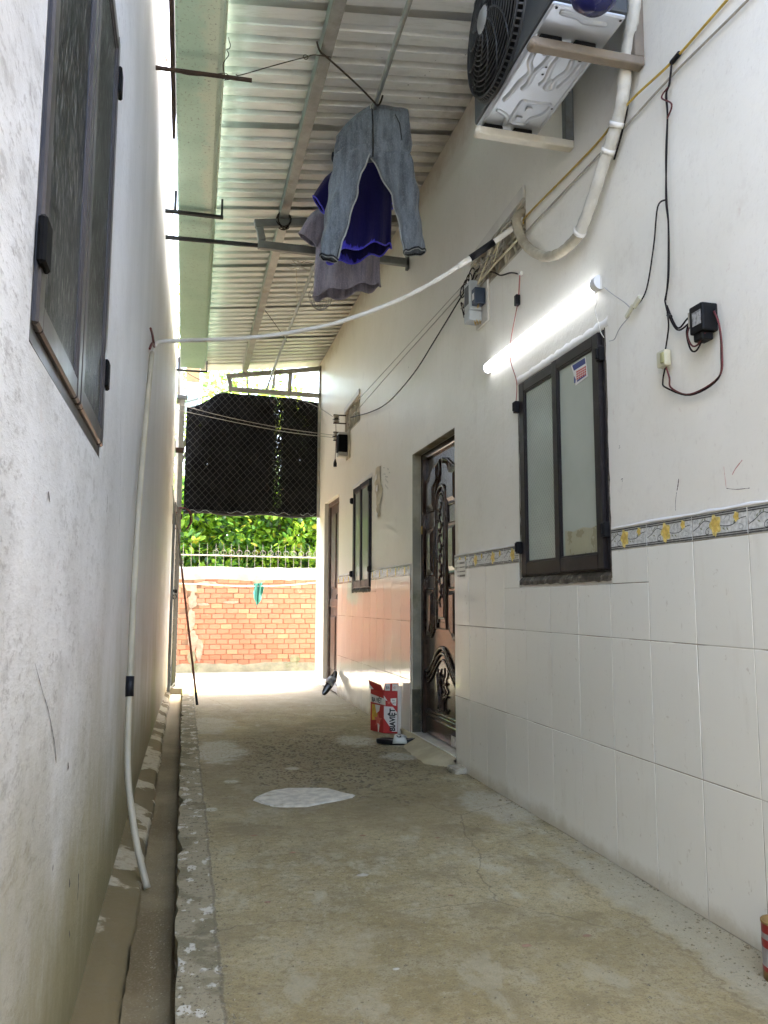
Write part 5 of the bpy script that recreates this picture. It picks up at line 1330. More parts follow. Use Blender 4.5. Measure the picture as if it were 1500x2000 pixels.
g.build('terminal_pins', M['brass'], mt)
m2 = meter('m2', 7.55, 2.38, 'black electricity meter on a board beside the far vent', False)
MB().box(W-.014, W-.001, 7.44, 7.60, 2.33, 2.62).build('mounting_board', M['breeze'], m2, bevel=.004)
MB().box(W-.11, W-.014, 7.50, 7.62, 2.40, 2.575).build('meter_case', M['acblack'], m2, bevel=.012, seg=2)
MB().box(W-.104, W-.014, 7.51, 7.61, 2.36, 2.40).build('terminal_cover', M['greycab'], m2, bevel=.004)
MB().box(W-.105, W-.02, 7.51, 7.61, 2.576, 2.60).build('meter_top', M['whiteprint'], m2, bevel=.006)

# the tangle of cables in front of the near vent
tg = empty('cable_tangle', (1.50, 3.8, 2.6), 'tangle of brown and cream cables in front of the near wall vent', 'cables')
random.seed(21)
for i in range(15):
    y = 3.35+random.random()*.55; P = [(1.515-.02*random.random(), y, 2.80-random.random()*.1)]
    for j in range(5):
        y += random.uniform(.03, .16); P.append((1.515-.03*random.random(), min(y, 4.12), 2.78-.2*(y-3.35)+random.uniform(-.06, .06)))
    MB().tube(spline(P, 5), .003+.002*random.random(), 5).build('cable', [M['cream'], M['greycab'], M['blackcab'], M['breeze'], M['greycab']][i % 5], tg, smooth=True)
for i in range(4):
    cy, cz = 3.98+.02*i, 2.745-.025*i; P = [(1.50-.01*i, cy+.045*math.cos(a), cz+.035*math.sin(a)) for a in [2*math.pi*j/14 for j in range(15)]]
    MB().tube(P, .0035, 5).build('cable', M['blackcab'], tg, smooth=True)
MB().tube(spline([(1.505, 3.34, 2.665), (1.50, 3.6, 2.66), (1.50, 3.85, 2.655), (1.505, 4.05, 2.66), (1.515, 4.10, 2.69)], 6), .006, 6).build('cable', M['cream'], tg, smooth=True)
MB().tube(spline([(1.51, 3.88, 2.66), (1.505, 3.87, 2.70), (1.51, 3.90, 2.78)], 6), .007, 6).build('cable', M['greycab'], tg, smooth=True)
random.seed(5)
for P, r, m_, lb in (([(1.509,4.054,2.752),(1.49,5.4,2.748),(1.509,7.0,2.795)], .0028, 'greycab', 'upper thin grey wire strung between the two wall vents'),
                 ([(1.509,4.081,2.717),(1.495,5.405,2.702),(1.509,7.219,2.706)], .0036, 'greycab', 'middle grey wire strung between the two wall vents'),
                 ([(1.509,4.10,2.71),(1.505,4.673,2.596),(1.50,5.140,2.511),(1.505,5.852,2.489),(1.505,6.5,2.56),(1.509,7.339,2.709)], .0048, 'blackcab', 'dark sagging cable strung between the two wall vents'),
                 ([(1.515,3.83,2.70),(1.515,3.699,2.643),(1.514,3.60,2.585),(1.514,3.468,2.543),(1.516,3.372,2.495)], .004, 'blackcab', 'short black lead from the vent tangle to the red cord')):
    wire('strung_wire', P, r, M[m_], lb)
rc = empty('pull_cord', (1.517, 3.40, 1.87), 'thin red cord with black clip hanging beside the near window', 'cord')
M['cordred'] = simple('faded_red_cord', (.36, .10, .085), .5, 0, var=.3, scale=15, bump=0)
MB().tube(spline([(1.517,3.372,2.495),(1.517,3.389,2.40)], 4), .0032, 6).build('cord_top', M['cordred'], rc); MB().tube(spline([(1.517,3.41,2.35),(1.485,3.418,2.18),(1.485,3.425,2.08),(1.517,3.431,1.98),(1.517,3.446,1.868)], 6), .0022, 6).build('cord', M['cordred'], rc, smooth=True)
MB().box(1.505, 1.527, 3.392, 3.42, 2.352, 2.405).build('clip', M['tape'], rc, bevel=.003); MB().box(1.512, 1.528, 3.36, 3.385, 2.49, 2.505).build('wall_clip', M['whiteprint'], rc)

# insulator spools at the far corner with overhead wires
ins = empty('insulator_rack', (1.45, 7.7, 2.6), 'rusty bracket with two cream wire spools beside the far vent', 'insulator')
for z in (2.762, 2.585):
    g = MB(); nn = 12; cx, cy = 1.43, 7.67
    R = [[(cx+r*math.cos(2*math.pi*i/nn), cy+r*math.sin(2*math.pi*i/nn), z+dz) for i in range(nn)] for dz, r in ((-.035, .026), (-.02, .032), (-.008, .018), (.008, .018), (.02, .032), (.035, .026))]
    g.rings(R, cap0=True, cap1=True); g.build('spool', M['breeze'], ins, smooth=True)
    MB().box(1.40, W, 7.655, 7.685, z+.038, z+.045).build('rack_arm', M['rust'], ins); MB().box(1.40, W, 7.655, 7.685, z-.045, z-.038).build('rack_arm', M['rust'], ins)
    P = [(1.43+.03*math.cos(a), 7.67+.03*math.sin(a), z+.004*math.sin(3*a)) for a in [2*math.pi*j/12 for j in range(13)]]
    MB().tube(P+[(1.38, 7.6, z-.02)], .0035, 5).build('wire_turn', M['blackcab'], ins)
hp_ = empty('hanging_plug', (1.42, 7.66, 2.29), 'small black plug hanging on a thin wire from the spools', 'plug')
MB().tube(spline([(1.42, 7.65, 2.73), (1.424, 7.65, 2.55), (1.42, 7.66, 2.345)], 4), .0028, 5).build('cord', M['redcab'], hp_)
MB().rings([[(1.42+r*math.cos(2*math.pi*i/8), 7.66+r*math.sin(2*math.pi*i/8), z) for i in range(8)] for z, r in ((2.35, .006), (2.335, .010), (2.31, .018), (2.275, .018))], cap0=True, cap1=True).build('plug', M['black'], hp_)
for P, lb in (([(-.13, 9.1, 3.165), (.396, 8.9, 3.006), (.987, 8.4, 2.80), (1.42, 7.69, 2.60)], 'upper sagging wire crossing before the black shade cloth'),
              ([(-.13, 9.1, 3.10), (.397, 8.9, 2.965), (.987, 8.4, 2.765), (1.42, 7.69, 2.575)], 'lower sagging wire crossing before the black shade cloth'),
              ([(.55, 9.15, 3.42), (1.223, 8.6, 3.17), (1.43, 7.7, 2.775)], 'thin wire from the far bracket down to the upper spool'),
              ([(-.12, 8.9, 3.53), (.1, 9.0, 3.44), (.55, 9.15, 3.33)], 'thin dark wire from gutter end sloping under the roof edge')):
    wire('strung_wire', P, .0035, M['greycab'] if 'upper' in lb or 'lower' in lb else M['blackcab'], lb, 'wire')

# ================================================================== STICKERS, PAPERS
st = empty('window_flyer', (W-.01, 2.82, 1.81), 'small torn blue, white and red flyer stuck on the near window pane', 'flyer')
XS = W-.0085
q = [(2.888, 1.900), (2.765, 1.902), (2.750, 1.816), (2.852, 1.806), (2.866, 1.857)]
MB().prism([(XS-.0004, y, z) for y, z in q], (-.0006, 0, 0)).build('paper', M['whiteprint'], st)
MB().poly([(XS-.0014, y, z) for y, z in [(2.876, 1.896), (2.770, 1.897), (2.764, 1.872), (2.862, 1.870)]]).build('blue_header', M['bluep'], st)
text_part('header_lettering', 'SIM', .018, (XS-.0018, 2.83, 1.877), (0, -1, 0), (0, 0, 1), M['whiteprint'], st) if False else None
g = MB()
for r_ in range(4):
    for c in range(5):
        y = 2.842-.0165*c; z = 1.862-.0098*r_
        g.poly([(XS-.0014, y, z), (XS-.0014, y-.013, z+.0005), (XS-.0014, y-.013, z-.007), (XS-.0014, y, z-.0075)])
g.build('red_print', M['redp'], st)
MB().poly([(XS-.0014, y, z) for y, z in [(2.862, 1.85), (2.848, 1.83), (2.852, 1.815), (2.864, 1.82)]]).build('blue_figure', M['bluep'], st)
MB().poly([(XS-.0014, y, z) for y, z in [(2.838, 1.824), (2.765, 1.828), (2.763, 1.822), (2.838, 1.816)]]).build('blue_strip', M['bluep'], st)
sk = empty('tile_stamp', (W-.0095, 4.245, 1.066), 'four small stamped advert lines on the tiles beside the carved door', 'stamp')
MB().box(W-.0097, W-.0090, 4.178, 4.315, 1.066, 1.170).build('sticker', simple('pale_sticker', (.66, .665, .64), .35, 0, var=.05, bump=0), sk)
g = MB(); random.seed(3)
for r_ in range(4):
    y = 4.305; z = 1.150-.024*r_
    g.poly([(W-.0102, y, z+.007), (W-.0102, y-.014, z+.005), (W-.0102, y-.010, z-.006), (W-.0102, y+.0, z-.003)])
    y -= .03
    while y > 4.19:
        w = random.uniform(.006, .011); h = .010 if r_ in (0, 3) else .006
        g.poly([(W-.0102, y, z+h*.6), (W-.0102, y-w, z+h*.6), (W-.0102, y-w, z-h*.5), (W-.0102, y, z-h*.5)]); y -= w+.003
g.build('stamped_lines', M['ink'], sk)
# torn poster near the far window
tp = empty('torn_poster', (W-.01, 6.3, 1.63), 'torn yellowed strip of old poster beside the far window', 'poster')
random.seed(9); R = []
for i in range(15):
    f = i/14; z = 2.04-.41*f; R.append([(W-.003-.006*random.random(), 6.17+.04*math.sin(f*9)+random.uniform(-.02, .02), z+random.uniform(-.006, .006)), (W-.012-.008*random.random(), 6.27+random.uniform(-.02, .02), z), (W-.004, 6.36+.03*math.sin(f*6)+random.uniform(-.025, .025), z+random.uniform(-.006, .006))])
MB().rings(R, closed=False).build('paper', M['paper'], tp)
for (y, z) in ((6.27, 1.95), (6.24, 1.86), (6.32, 1.66), (6.25, 1.64)):
    pts = [(W-.022, y+random.uniform(.02, .05)*math.cos(a), z+random.uniform(.015, .04)*math.sin(a)) for a in [2*math.pi*i/9 for i in range(9)]]
    MB().prism(pts, (-.002, 0, 0)).build('torn_flake', M['white'], tp)

# ================================================================== THINGS ON THE FLOOR
def rot2(pts, a): return [(x*math.cos(a)-y*math.sin(a), x*math.sin(a)+y*math.cos(a)) for x, y in pts]
# beer carton
bx = empty('beer_carton', (1.42, 5.62, 0), 'red and white beer carton standing by the carved door', 'carton')
BC = Vector((1.434, 5.583, 0))                   # nearest bottom corner
eL = Vector((-.075, .203, 0)).normalized(); eR = Vector((math.cos(.32), math.sin(.32)*.0+.10, 0)).normalized()
eL = Vector((-.30, .95, 0)).normalized(); eR = Vector((.985, .17, 0)).normalized()
wL, wR, hB = .235, .088, .345
eR = Vector((.93, -.36, 0)).normalized(); wR = .10
eL = Vector((-.36, .93, 0)).normalized(); wL = .165
BC = Vector((1.408, 5.60, .002)); upz = Vector((0, 0, 1))
def bp(f, u, v, d=.0): # f: 'L' alley side face or 'R' camera side face
    if f == 'L': return BC+eL*u+upz*v-eR*d
    return BC+eR*u+upz*v-eL*d
g = MB(); A = [BC, BC+eR*wR, BC+eR*wR+eL*wL, BC+eL*wL]; g.rings([A, [p+upz*.29 for p in A]], cap0=True); g.build('carton_body', M['carton'], bx)
g = MB()
g.poly([bp('L', 0, .292), bp('L', wL, .292), bp('L', wL+.01, .36, .012), bp('L', .012, .335, .012)]); g.poly([bp('R', 0, .292), bp('R', wR, .292), bp('R', wR+.002, .352, .01), bp('R', .004, .35, .01)])
g.build('top_flaps', M['carton'], bx)
# white inner side panel leaning against the wall
g = MB(); g.prism([BC+eR*(wR+.004)+upz*0, BC+eR*(wR+.075)-eL*.03, BC+eR*(wR+.075)-eL*.03+upz*.325, BC+eR*(wR+.006)+upz*.335], eL*.004); g.build('open_flap', M['cartonw'], bx)
D = .0012
g = MB(); g.poly([bp('R', .0, .255, D), bp('R', .004, .235, D), bp('R', .028, .225, D), bp('R', .0, .265, D)])
g.poly([bp('R', .002, .188, D), bp('R', .066, .185, D), bp('R', wR-.002, .145, D), bp('R', wR-.002, .012, D), bp('R', .06, .012, D), bp('R', .048, .04, D), bp('R', .002, .105, D)])
g.poly([bp('R', .002, .298, D*8), bp('R', .04, .298, D*8), bp('R', .04, .345, D*10), bp('R', .008, .346, D*10)]); g.poly([bp('R', .055, .298, D*8), bp('R', wR-.004, .298, D*8), bp('R', wR-.004, .345, D*10), bp('R', .055, .345, D*10)])
g.poly([bp('R', .05, .243, D), bp('R', wR-.008, .246, D), bp('R', wR-.01, .192, D), bp('R', .068, .198, D), bp('R', .05, .222, D)])
g.build('white_print', M['cartonw'], bx)
text_part('lettering', 'BIAVIỆT', .054, bp('R', .080, .016, D*2), upz, -eR, M['ink'], bx, squash=.82, bold=.0022)
for k_, s_ in enumerate(('BIA', 'VIỆT')): text_part('lettering', s_, .016, bp('R', .060+.0, .225-.020*k_, D*2), eR, upz, M['ink'], bx, squash=.8)
text_part('lettering', 'BIA', .03, bp('R', .008, .31, D*11), eR, upz, M['ink'], bx, squash=.6); text_part('lettering', 'VIỆT', .022, bp('R', .057, .312, D*11), eR, upz, M['pinkish'], bx, squash=.6)
def star(f, u, v, r, mat, nm='star_print', d=D):
    pts = []
    for i in range(10):
        a = math.pi/2+i*math.pi/5; q = r if i % 2 == 0 else r*.4; pts.append(bp(f, u+q*math.cos(a)*(-1 if f == 'L' else 1), v+q*math.sin(a), d))
    MB().poly(pts).build(nm, mat, bx)
star('R', .038, .214, .017, M['pinkish'], d=D*1.5)
# alley side: name, golden glass, star
def L_(u, v): return (wL-u, v)
g = MB(); g.poly([bp('L', *L_(.0, .262), D), bp('L', *L_(.0, .205), D), bp('L', *L_(.19, .196), D), bp('L', *L_(.19, .24), D)]); g.poly([bp('L', *L_(.0, .33), D*9), bp('L', *L_(.06, .298), D*9), bp('L', *L_(.0, .298), D*9)]); g.build('white_print', M['cartonw'], bx)
text_part('lettering', 'BIA VIỆT', .046, bp('L', *L_(.018, .208), D*2), -eL, upz, M['ink'], bx, squash=.72, bold=.001)
MB().poly([bp('L', *L_(u, v), D*1.5) for u, v in ((.02, .19), (.10, .19), (.085, .085), (.02, .075))]).build('gold_print', M['gold'], bx)
MB().poly([bp('L', *L_(u, v), D*1.8) for u, v in ((.06, .19), (.125, .19), (.115, .15), (.08, .13))]).build('foam_print', M['cartonw'], bx)
star('L', wL-.10, .085, .055, M['pinkish'], d=D*2.2)
MB().poly([bp('L', *L_(u, v), D*2) for u, v in ((.09, .09), (.125, .085), (.11, .0), (.10, .0))]).build('light_ray_print', M['cartonw'], bx)

# slide sandals
def sandal(name, label, origin, heading, roll=None, letter=None, strap=None):
    t = empty(name, (0, 0, 0), label, 'sandal')
    L, Wd = .265, .092
    outline = []
    for i in range(28):
        a = 2*math.pi*i/28; x = L/2*math.cos(a); y = Wd/2*math.sin(a)*(1.0+.12*math.cos(a))-.004*math.sin(2*a); outline.append((x, y))
    R = []
    for (z, k_) in ((0, .96), (.006, 1.0), (.022, 1.01), (.030, .99), (.031, .93), (.026, .86)):
        R.append([(x*k_, y*k_, z+(.012*max(0, x/(L/2))**3)+(.004 if x < -.05 else 0)) for x, y in outline])
    g = MB(); g.rings(R, cap0=True, cap1=True); so = g.build('sole', M['rubber'], t, smooth=True)
    R = []
    for i in range(17):
        a = math.pi*i/16; y = -Wd*.535*math.cos(a); hh = .046*max(0, math.sin(a))**.62
        R.append([(-.022+.012*math.sin(a), y, .010+hh), (.012, y*1.02, .012+hh*1.06), (.045, y*1.0, .011+hh*.98), (.072-.010*math.sin(a), y*.96, .010+hh*.80)])
    g = MB(); g.rings(R, closed=False); s2 = g.build('strap', strap or M['strap'], t, smooth=True)
    md = s2.modifiers.new('thick', 'SOLIDIFY'); md.thickness = .004; md.offset = 1
    if letter:
        text_part('lettering', letter, .05, (.002, -.046, .0515), Vector((1, 0, -.05)), Vector((0, .93, .37)), M['ink'], t, squash=.9, bold=.002)
    t.location = origin; t.rotation_euler = roll or (0, 0, heading); return t
sandal('slide_sandal', 'black slide sandal with pale strap marked C lying by the carton', (1.385, 5.16, .002), -.0, (0, 0, -.32), 'G')
M['strap2'] = simple('black_white_strap', (.20, .20, .20), .4, 0, var=.9, scale=28, bump=.05)
sandal('slide_sandal', 'black sandal standing propped against the tiled wall by the far door', (1.455, 7.93, .118), 0, (.28, -1.02, .12), None, M['strap2'])
# cement lump at the end of the ramp
g = MB(); random.seed(4); R = []
for z, k_ in ((0, .95), (.010, 1.0), (.024, .95), (.029, .8)):
    R.append([(1.49+.048*k_*math.copysign(abs(math.cos(a))**.6, math.cos(a))+random.uniform(-.006, .006), 4.25+.07*k_*math.copysign(abs(math.sin(a))**.6, math.sin(a))+random.uniform(-.006, .006), z+random.uniform(-.003, .003)) for a in [2*math.pi*i/16 for i in range(16)]])
g.rings(R, cap0=True, cap1=True); tag(g.build('cement_lump', M['stone'], smooth=False), 'flat lump of cement lying against the tiled wall', 'stone')
# tin can at the right edge
can = empty('tin_can', (1.478, 1.80, 0), 'red and silver tin can at the right edge by the tiled wall', 'can')
cx, cy, cr = 1.462, 1.768, .042
def cyl(z0, z1, r, nn=28): return [[(cx+r*math.cos(2*math.pi*i/nn), cy+r*math.sin(2*math.pi*i/nn), z) for i in range(nn)] for z in (z0, z1)]
for nm, z0, z1, r, m_ in (('rusty_base', .0, .022, .0415, 'canrust'), ('red_band', .022, .034, .042, 'canred'), ('printed_wall', .034, .112, .042, 'cansilver'), ('red_band', .112, .135, .042, 'canred')):
    MB().rings(cyl(z0, z1, r), cap0=(z0 == 0)).build(nm, M[m_], can, smooth=True)
g = MB(); nn = 28; g.rings([[(cx+r*math.cos(2*math.pi*i/nn), cy+r*math.sin(2*math.pi*i/nn), z) for i in range(nn)] for z, r in ((.134, .0432), (.139, .0432), (.139, .039), (.12, .039))], cap1=True); g.build('can_rim', M['canrust'], can, smooth=True)
g = MB(); nn = 28; g.rings(cyl(.078, .098, .0424)); g.build('red_band', M['canred'], can, smooth=True)
# leaning stick
sk2 = empty('leaning_stick', (.144, 7.51, 0), 'long thin stick leaning on the left wall, red brown below and grey above', 'stick')
a, b = Vector((.144, 7.51, .0)), Vector((-.152, 8.22, 2.095)); mid = a+(b-a)*.60
MB().tube([a, a+(b-a)*.05], .012, 8).build('dark_tip', M['black'], sk2); MB().tube([a+(b-a)*.05, a+(b-a)*.3, mid], [.0115, .0110, .0105], 8).build('lower_length', M['stick'], sk2, smooth=True); MB().tube([mid, b], [.0105, .008], 8).build('upper_length', M['stick_g'], sk2, smooth=True)
# bits of litter on the floor
random.seed(12); k_ = 0
for (x, y, L_) in ((.62, 2.75, .05), (.28, 2.58, .03), (.93, 2.1, .035), (1.12, 2.12, .03), (.55, 2.05, .025), (.42, 3.05, .03), (1.0, 3.1, .025), (.72, 3.2, .03), (.30, 3.30, .03), (.85, 2.5, .02)):
    pts = [(x+L_*.5*math.cos(a)*random.uniform(.7, 1.1), y+L_*.32*math.sin(a)*random.uniform(.7, 1.1), .001) for a in [2*math.pi*i/8 for i in range(8)]]
    g = MB(); g.add(pts+[(x, y, .001+L_*.12)], [(i, (i+1) % 8, 8) for i in range(8)])
    o = g.build('floor_crumb', M['stone'] if k_ in (0, 4) else M['mortar'])
    tag(o, 'small crumb of cement or dirt lying on the alley floor', 'debris', 'crumbs scattered on the alley floor'); k_ += 1

# loose grit and sand on the slab and in the drain: nobody could count it
rg_ = random.Random(77); V = []; Fc = []
def grain(x, y, z, r):
    k = len(V); a0 = rg_.uniform(0, 6.28); h = r*rg_.uniform(.4, .8)
    for i in range(5):
        a = a0+2*math.pi*i/5; q = r*rg_.uniform(.7, 1.2); V.append((x+q*math.cos(a), y+q*math.sin(a), z))
    V.append((x+rg_.uniform(-.2, .2)*r, y+rg_.uniform(-.2, .2)*r, z+h)); Fc.extend([(k+i, k+(i+1) % 5, k+5) for i in range(5)])
for i in range(5200):
    y = 1.75+5.5*rg_.random()**1.6; u = rg_.random()
    if u < .35: x = .015+.13*rg_.random()
    elif u < .55: x = W-.012-.16*rg_.random()**1.7
    elif u < .75: x, y = .88+rg_.gauss(0, .26), 4.75+rg_.gauss(0, .42)
    else: x = .1+1.35*rg_.random()
    if not .012 < x < W-.012: continue
    r = .0016+.0042*rg_.random()**3
    if rg_.random() < .012: r *= 2.2
    grain(x, y, .0005, r)
for i in range(1100):
    y = 1.75+5*rg_.random()**1.5; grain(-.108+.10*rg_.random(), y, -.0655, .0015+.003*rg_.random()**2)
me = bpy.data.meshes.new('floor_grit'); me.from_pydata(V, [], Fc); me.materials.append(simple('grit_grains', (.26, .22, .135), .9, 0, var=.7, scale=300, bump=0)); o = bpy.data.objects.new('floor_grit', me); COL.objects.link(o); o['kind'] = 'stuff'; o['label'] = 'loose sand and grit scattered over the alley floor'

# ================================================================== FAR END: SCREEN, POST, GATE
scr = empty('mesh_screen', (.75, 9.25, 1.95), 'chain-link screen backed with black shade cloth across the alley end', 'screen')
edge = [(-.04, 3.18), (.05, 3.20), (.12, 3.235), (.22, 3.30), (.31, 3.365), (.40, 3.385), (.7, 3.38), (1.1, 3.375), (1.50, 3.34)]
def etop(x):
    for (a, za), (b, zb_) in zip(edge, edge[1:]):
        if x <= b: return za+(zb_-za)*(x-a)/(b-a)
    return edge[-1][1]
random.seed(2); g = MB(); R = []
for i in range(32):
    x = -.04+1.55*i/31; zt = etop(x); zb_ = 1.945+.012*math.sin(x*9)+random.uniform(-.006, .006)
    R.append([(x, 9.275+.012*math.sin(x*14+j*.7), zt+(zb_-zt)*j/10) for j in range(11)])
g.rings(R, closed=False); g.build('shade_cloth', M['shade'], scr, smooth=True)
g = MB(); P = [(x, 9.265, 1.955+.012*math.sin(x*9)) for x in [-.04+1.55*i/40 for i in range(41)]]; g.tube(P, .022, 8); g.build('rolled_hem', simple('black_cloth_roll', (.012, .011, .011), .8, 0, var=.4, scale=20, bump=.4), scr, smooth=True)
g = MB()
for (x0, x1) in ((.02, .28), (.45, .72), (.93, 1.18), (1.30, 1.48)):
    P = [(x0+(x1-x0)*i/10, 9.235, 1.965+.016*math.sin(i*1.1+x0*7)) for i in range(11)]; g.tube(P, .0025, 5)
g.build('lacing_wire', M['seam_lt'], scr)
g = MB(); pit = .078; x0, x1, z0, z1 = -.035, 1.50, 1.96, 3.40
k_ = -40
while k_ < 60:
    for s_ in (1, -1):
        # line x = xk + s*(z-z0)
        xk = x0+k_*pit; pts = []
        steps = 40
        for i in range(steps+1):
            z = z0+(z1-z0)*i/steps; x = xk+s_*(z-z0)*.9
            if x0 <= x <= x1 and z <= etop(x)+.01: pts.append((x, 9.238+.004*s_, z))
        if len(pts) > 1: g.tube([pts[0], pts[-1]], .0019, 4, cap=False)
    k_ += 1
o = g.build('chain_link', M['mesh'], scr, kind='stuff')
MB().bar((-.075, 9.22, 3.22), (.44, 9.24, 3.40), .008, .010).build('top_wire', M['steel_lt'], scr)
MB().bar((1.512, 9.24, 1.93), (1.512, 9.24, 3.40), .03, .03, (0, 1, 0)).build('edge_bar', M['steel_lt'], scr)
post = empty('gate_post', (-.09, 9.2, 0), 'grey steel gate post at the far left corner', 'post')
MB().box(-.118, -.062, 9.18, 9.225, -.02, 3.25).build('upright', M['steel_lt'], post, bevel=.003)
MB().box(-.15, -.118, 9.19, 9.23, 3.20, 3.85).build('packing_post', M['breeze'], post, bevel=.003)
MB().box(-.15, -.035, 9.17, 9.235, 3.25, 3.30).build('cap_plate', M['steel'], post, bevel=.003)
for z in (1.86, 2.62): MB().box(-.15, -.05, 9.165, 9.182, z, z+.06).build('hinge_strap', M['rust'], post, bevel=.002)
gate = empty('open_gate_leaf', (-.12, 8.9, .03), 'open chain-link gate leaf folded back along the left wall', 'gate')
ga, gb = Vector((-.088, 9.14, .02)), Vector((-.128, 8.50, .02)); gd = gb-ga
for (p, q) in ((ga, ga+upz*1.95), (gb, gb+upz*1.95), (ga+upz*.03, gb+upz*.03), (ga+upz*1.92, gb+upz*1.92), (ga+upz*1.0, gb+upz*1.0)):
    MB().bar(p, q, .028, .028, (0, 1, 0)).build('gate_tube', M['steel'], gate, bevel=.002)
g = MB()
for k_ in range(-30, 14):
    for s_ in (1, -1):
        pts = []
        for i in range(61):
            z = .05+1.86*i/60; u = (k_*.06 if s_ > 0 else k_*.06)+ (s_*(z-.05)*.9)
            if 0 <= u <= gd.length: pts.append(ga+gd.normalized()*u+upz*(z)+Vector((.02+.006*s_, 0, 0)))
        if len(pts) > 1: g.tube([pts[0], pts[-1]], .0022, 4, cap=False)
for k_ in range(24, 60):
    pass
g.build('chain_link', M['mesh'], gate, kind='stuff')
MB().box(-.12, -.075, 8.62, 8.70, 1.02, 1.06).build('gate_latch', M['black'], gate, bevel=.003)
MB().tube([(-.10+.018*math.cos(a), 8.66, .985+.025*math.sin(a)) for a in [2*math.pi*i/14 for i in range(14)]], .006, 6, closed=True).build('lock_ring', M['black'], gate)
co = empty('cable_coil', (-.05, 9.1, 1.85), 'loop of dark red cable hung on the gate post', 'cable')
for i, (r, dx) in enumerate(((.10, 0), (.088, .012), (.11, -.01))):
    P = [(-.045+dx+(.085+.01*i)*math.sin(a), 9.14-.01*i, 2.01-r*.5-(r+.04)*math.cos(a)*-.9-.1) for a in [math.pi*(j-10)/12 for j in range(21)]]
    MB().tube(P, .006, 6).build('cable_loop', M['redcab'] if i else M['blackcab'], co, smooth=True)

# ================================================================== BRICK WALL AND RAILING
bw = empty('brick_wall', (.9, 11.1, 0), 'red brick boundary wall with concrete top across the yard', 'wall')
MB().box(-4, 6, 11.008, 11.12, -.15, 1.25).build('mortar_core', M['mortar'], bw)
R = []; random.seed(8)
g = MB(); 
for i in range(101):
    x = -4+.1*i; j = random.uniform(-.008, .008)
    R.append([(x, 10.985+random.uniform(-.006, .004), 1.232+j*1.5), (x, 10.978+random.uniform(-.003, .003), 1.30), (x, 10.985+random.uniform(-.004, .004), 1.392+j), (x, 11.05, 1.405+j), (x, 11.13, 1.40+j), (x, 11.13, 1.22)])
g.rings(R, closed=False, ); g.build('concrete_cap', M['capcon'], bw, smooth=True)
R = []; g = MB()
for i in range(101):
    x = -4+.1*i; j = random.uniform(-.02, .02); R.append([(x, 10.93, -.01), (x, 10.965+j*.3, .05), (x, 10.99, .105+j), (x, 11.01, .11+j)])
g.rings(R, closed=False); g.build('plinth', M['basecon'], bw, smooth=True)
BL, BH = .152, .0685; bricks = []; meshes = []
for k_ in range(6):
    g = MB(); L_ = BL-.005; Hh = BH-.0055
    g.box(-L_/2, L_/2, 10.996-11, 11.02-11, 0, Hh)
    o = g.build('brick', M['brick'], bw, loc=(0, 0, 0), bevel=.003); meshes.append(o.data); bpy.data.objects.remove(o)
def brick(x, z, part=True):
    o = bpy.data.objects.new('brick', random.choice(meshes)); COL.objects.link(o); o.parent = bw
    p = Vector((x+random.uniform(-.003, .003), 11+random.uniform(-.004, .005), z+random.uniform(-.0015, .0015))); o.location = p-WO[bw]
    o.rotation_euler = (random.uniform(-.01, .01), random.uniform(-.006, .006), random.uniform(-.01, .01)); o.scale = (random.uniform(.96, 1.0), 1, random.uniform(.95, 1.0)); return o
far_g = MB(); nb = 0; row = 0; z = .095
while z < 1.235:
    off = (row % 2)*.5*BL+random.uniform(-.02, .02)
    x = -3.9+off
    while x < 5.9:
        if -.32 < x < 2.0:
            if not (.03 < x < .16 and random.random() < .62) : brick(x, z); nb += 1
        else: far_g.box(x-BL/2+.005, x+BL/2-.005, 10.997, 11.02, z, z+BH-.009)
        x += BL
    z += BH; row += 1
far_g.build('brick', M['brick'], bw, kind='stuff')
# smeared mortar column and patches
random.seed(14)
for (cx, cz, a, b) in ((.11, .95, .06, .12), (.10, .70, .055, .16), (.13, .42, .07, .14), (.22, .30, .05, .16), (.12, .2, .06, .1), (.09, 1.13, .09, .07), (.30, 1.18, .16, .03), (.62, .93, .12, .02), (.25, .9, .09, .02), (1.0, 1.22, .1, .035), (1.5, .16, .09, .05)):
    n_ = 16; pts = [(cx+a*math.cos(t)*random.uniform(.7, 1.15), 10.985, cz+b*math.sin(t)*random.uniform(.7, 1.15)) for t in [2*math.pi*i/n_ for i in range(n_)]]
    MB().prism(pts, (0, .02, 0)).build('mortar_smear', M['smear'] if cz > .25 else M['basecon'], bw)
rail = empty('wall_railing', (.9, 11.05, 1.4), 'thin white spiked railing on top of the brick wall', 'railing')
MB().tube([(-4, 11.05, 1.562), (.3, 11.05, 1.568), (1.0, 11.05, 1.560), (1.8, 11.05, 1.556), (6, 11.05, 1.55)], .009, 8).build('rail', M['railp'], rail)
pk = None; x = -.35
while x < 2.15:
    if pk is None:
        g = MB(); g.tube([(x, 11.055, 1.38), (x, 11.055, 1.70), (x, 11.055, 1.735)], [.003, .003, .001], 6); pk = g.build('picket', M['railp'], rail)
    else:
        q = dupe(pk, rail, (x, 11.055+random.uniform(-.004, .004), 1.38)); q.rotation_euler = (random.uniform(-.02, .02), random.uniform(-.03, .03), 0)
    x += .107
rg = None; x = .40
while x < 2.1:
    if rg is None:
        rg = MB().tube([(x+.036*math.cos(a), 11.052, 1.607+.036*math.sin(a)) for a in [2*math.pi*i/16 for i in range(16)]], .0032, 5, closed=True).build('scroll_ring', M['railp'], rail, smooth=True)
    else: dupe(rg, rail, (x, 11.052, WO[rg].z))
    x += .107
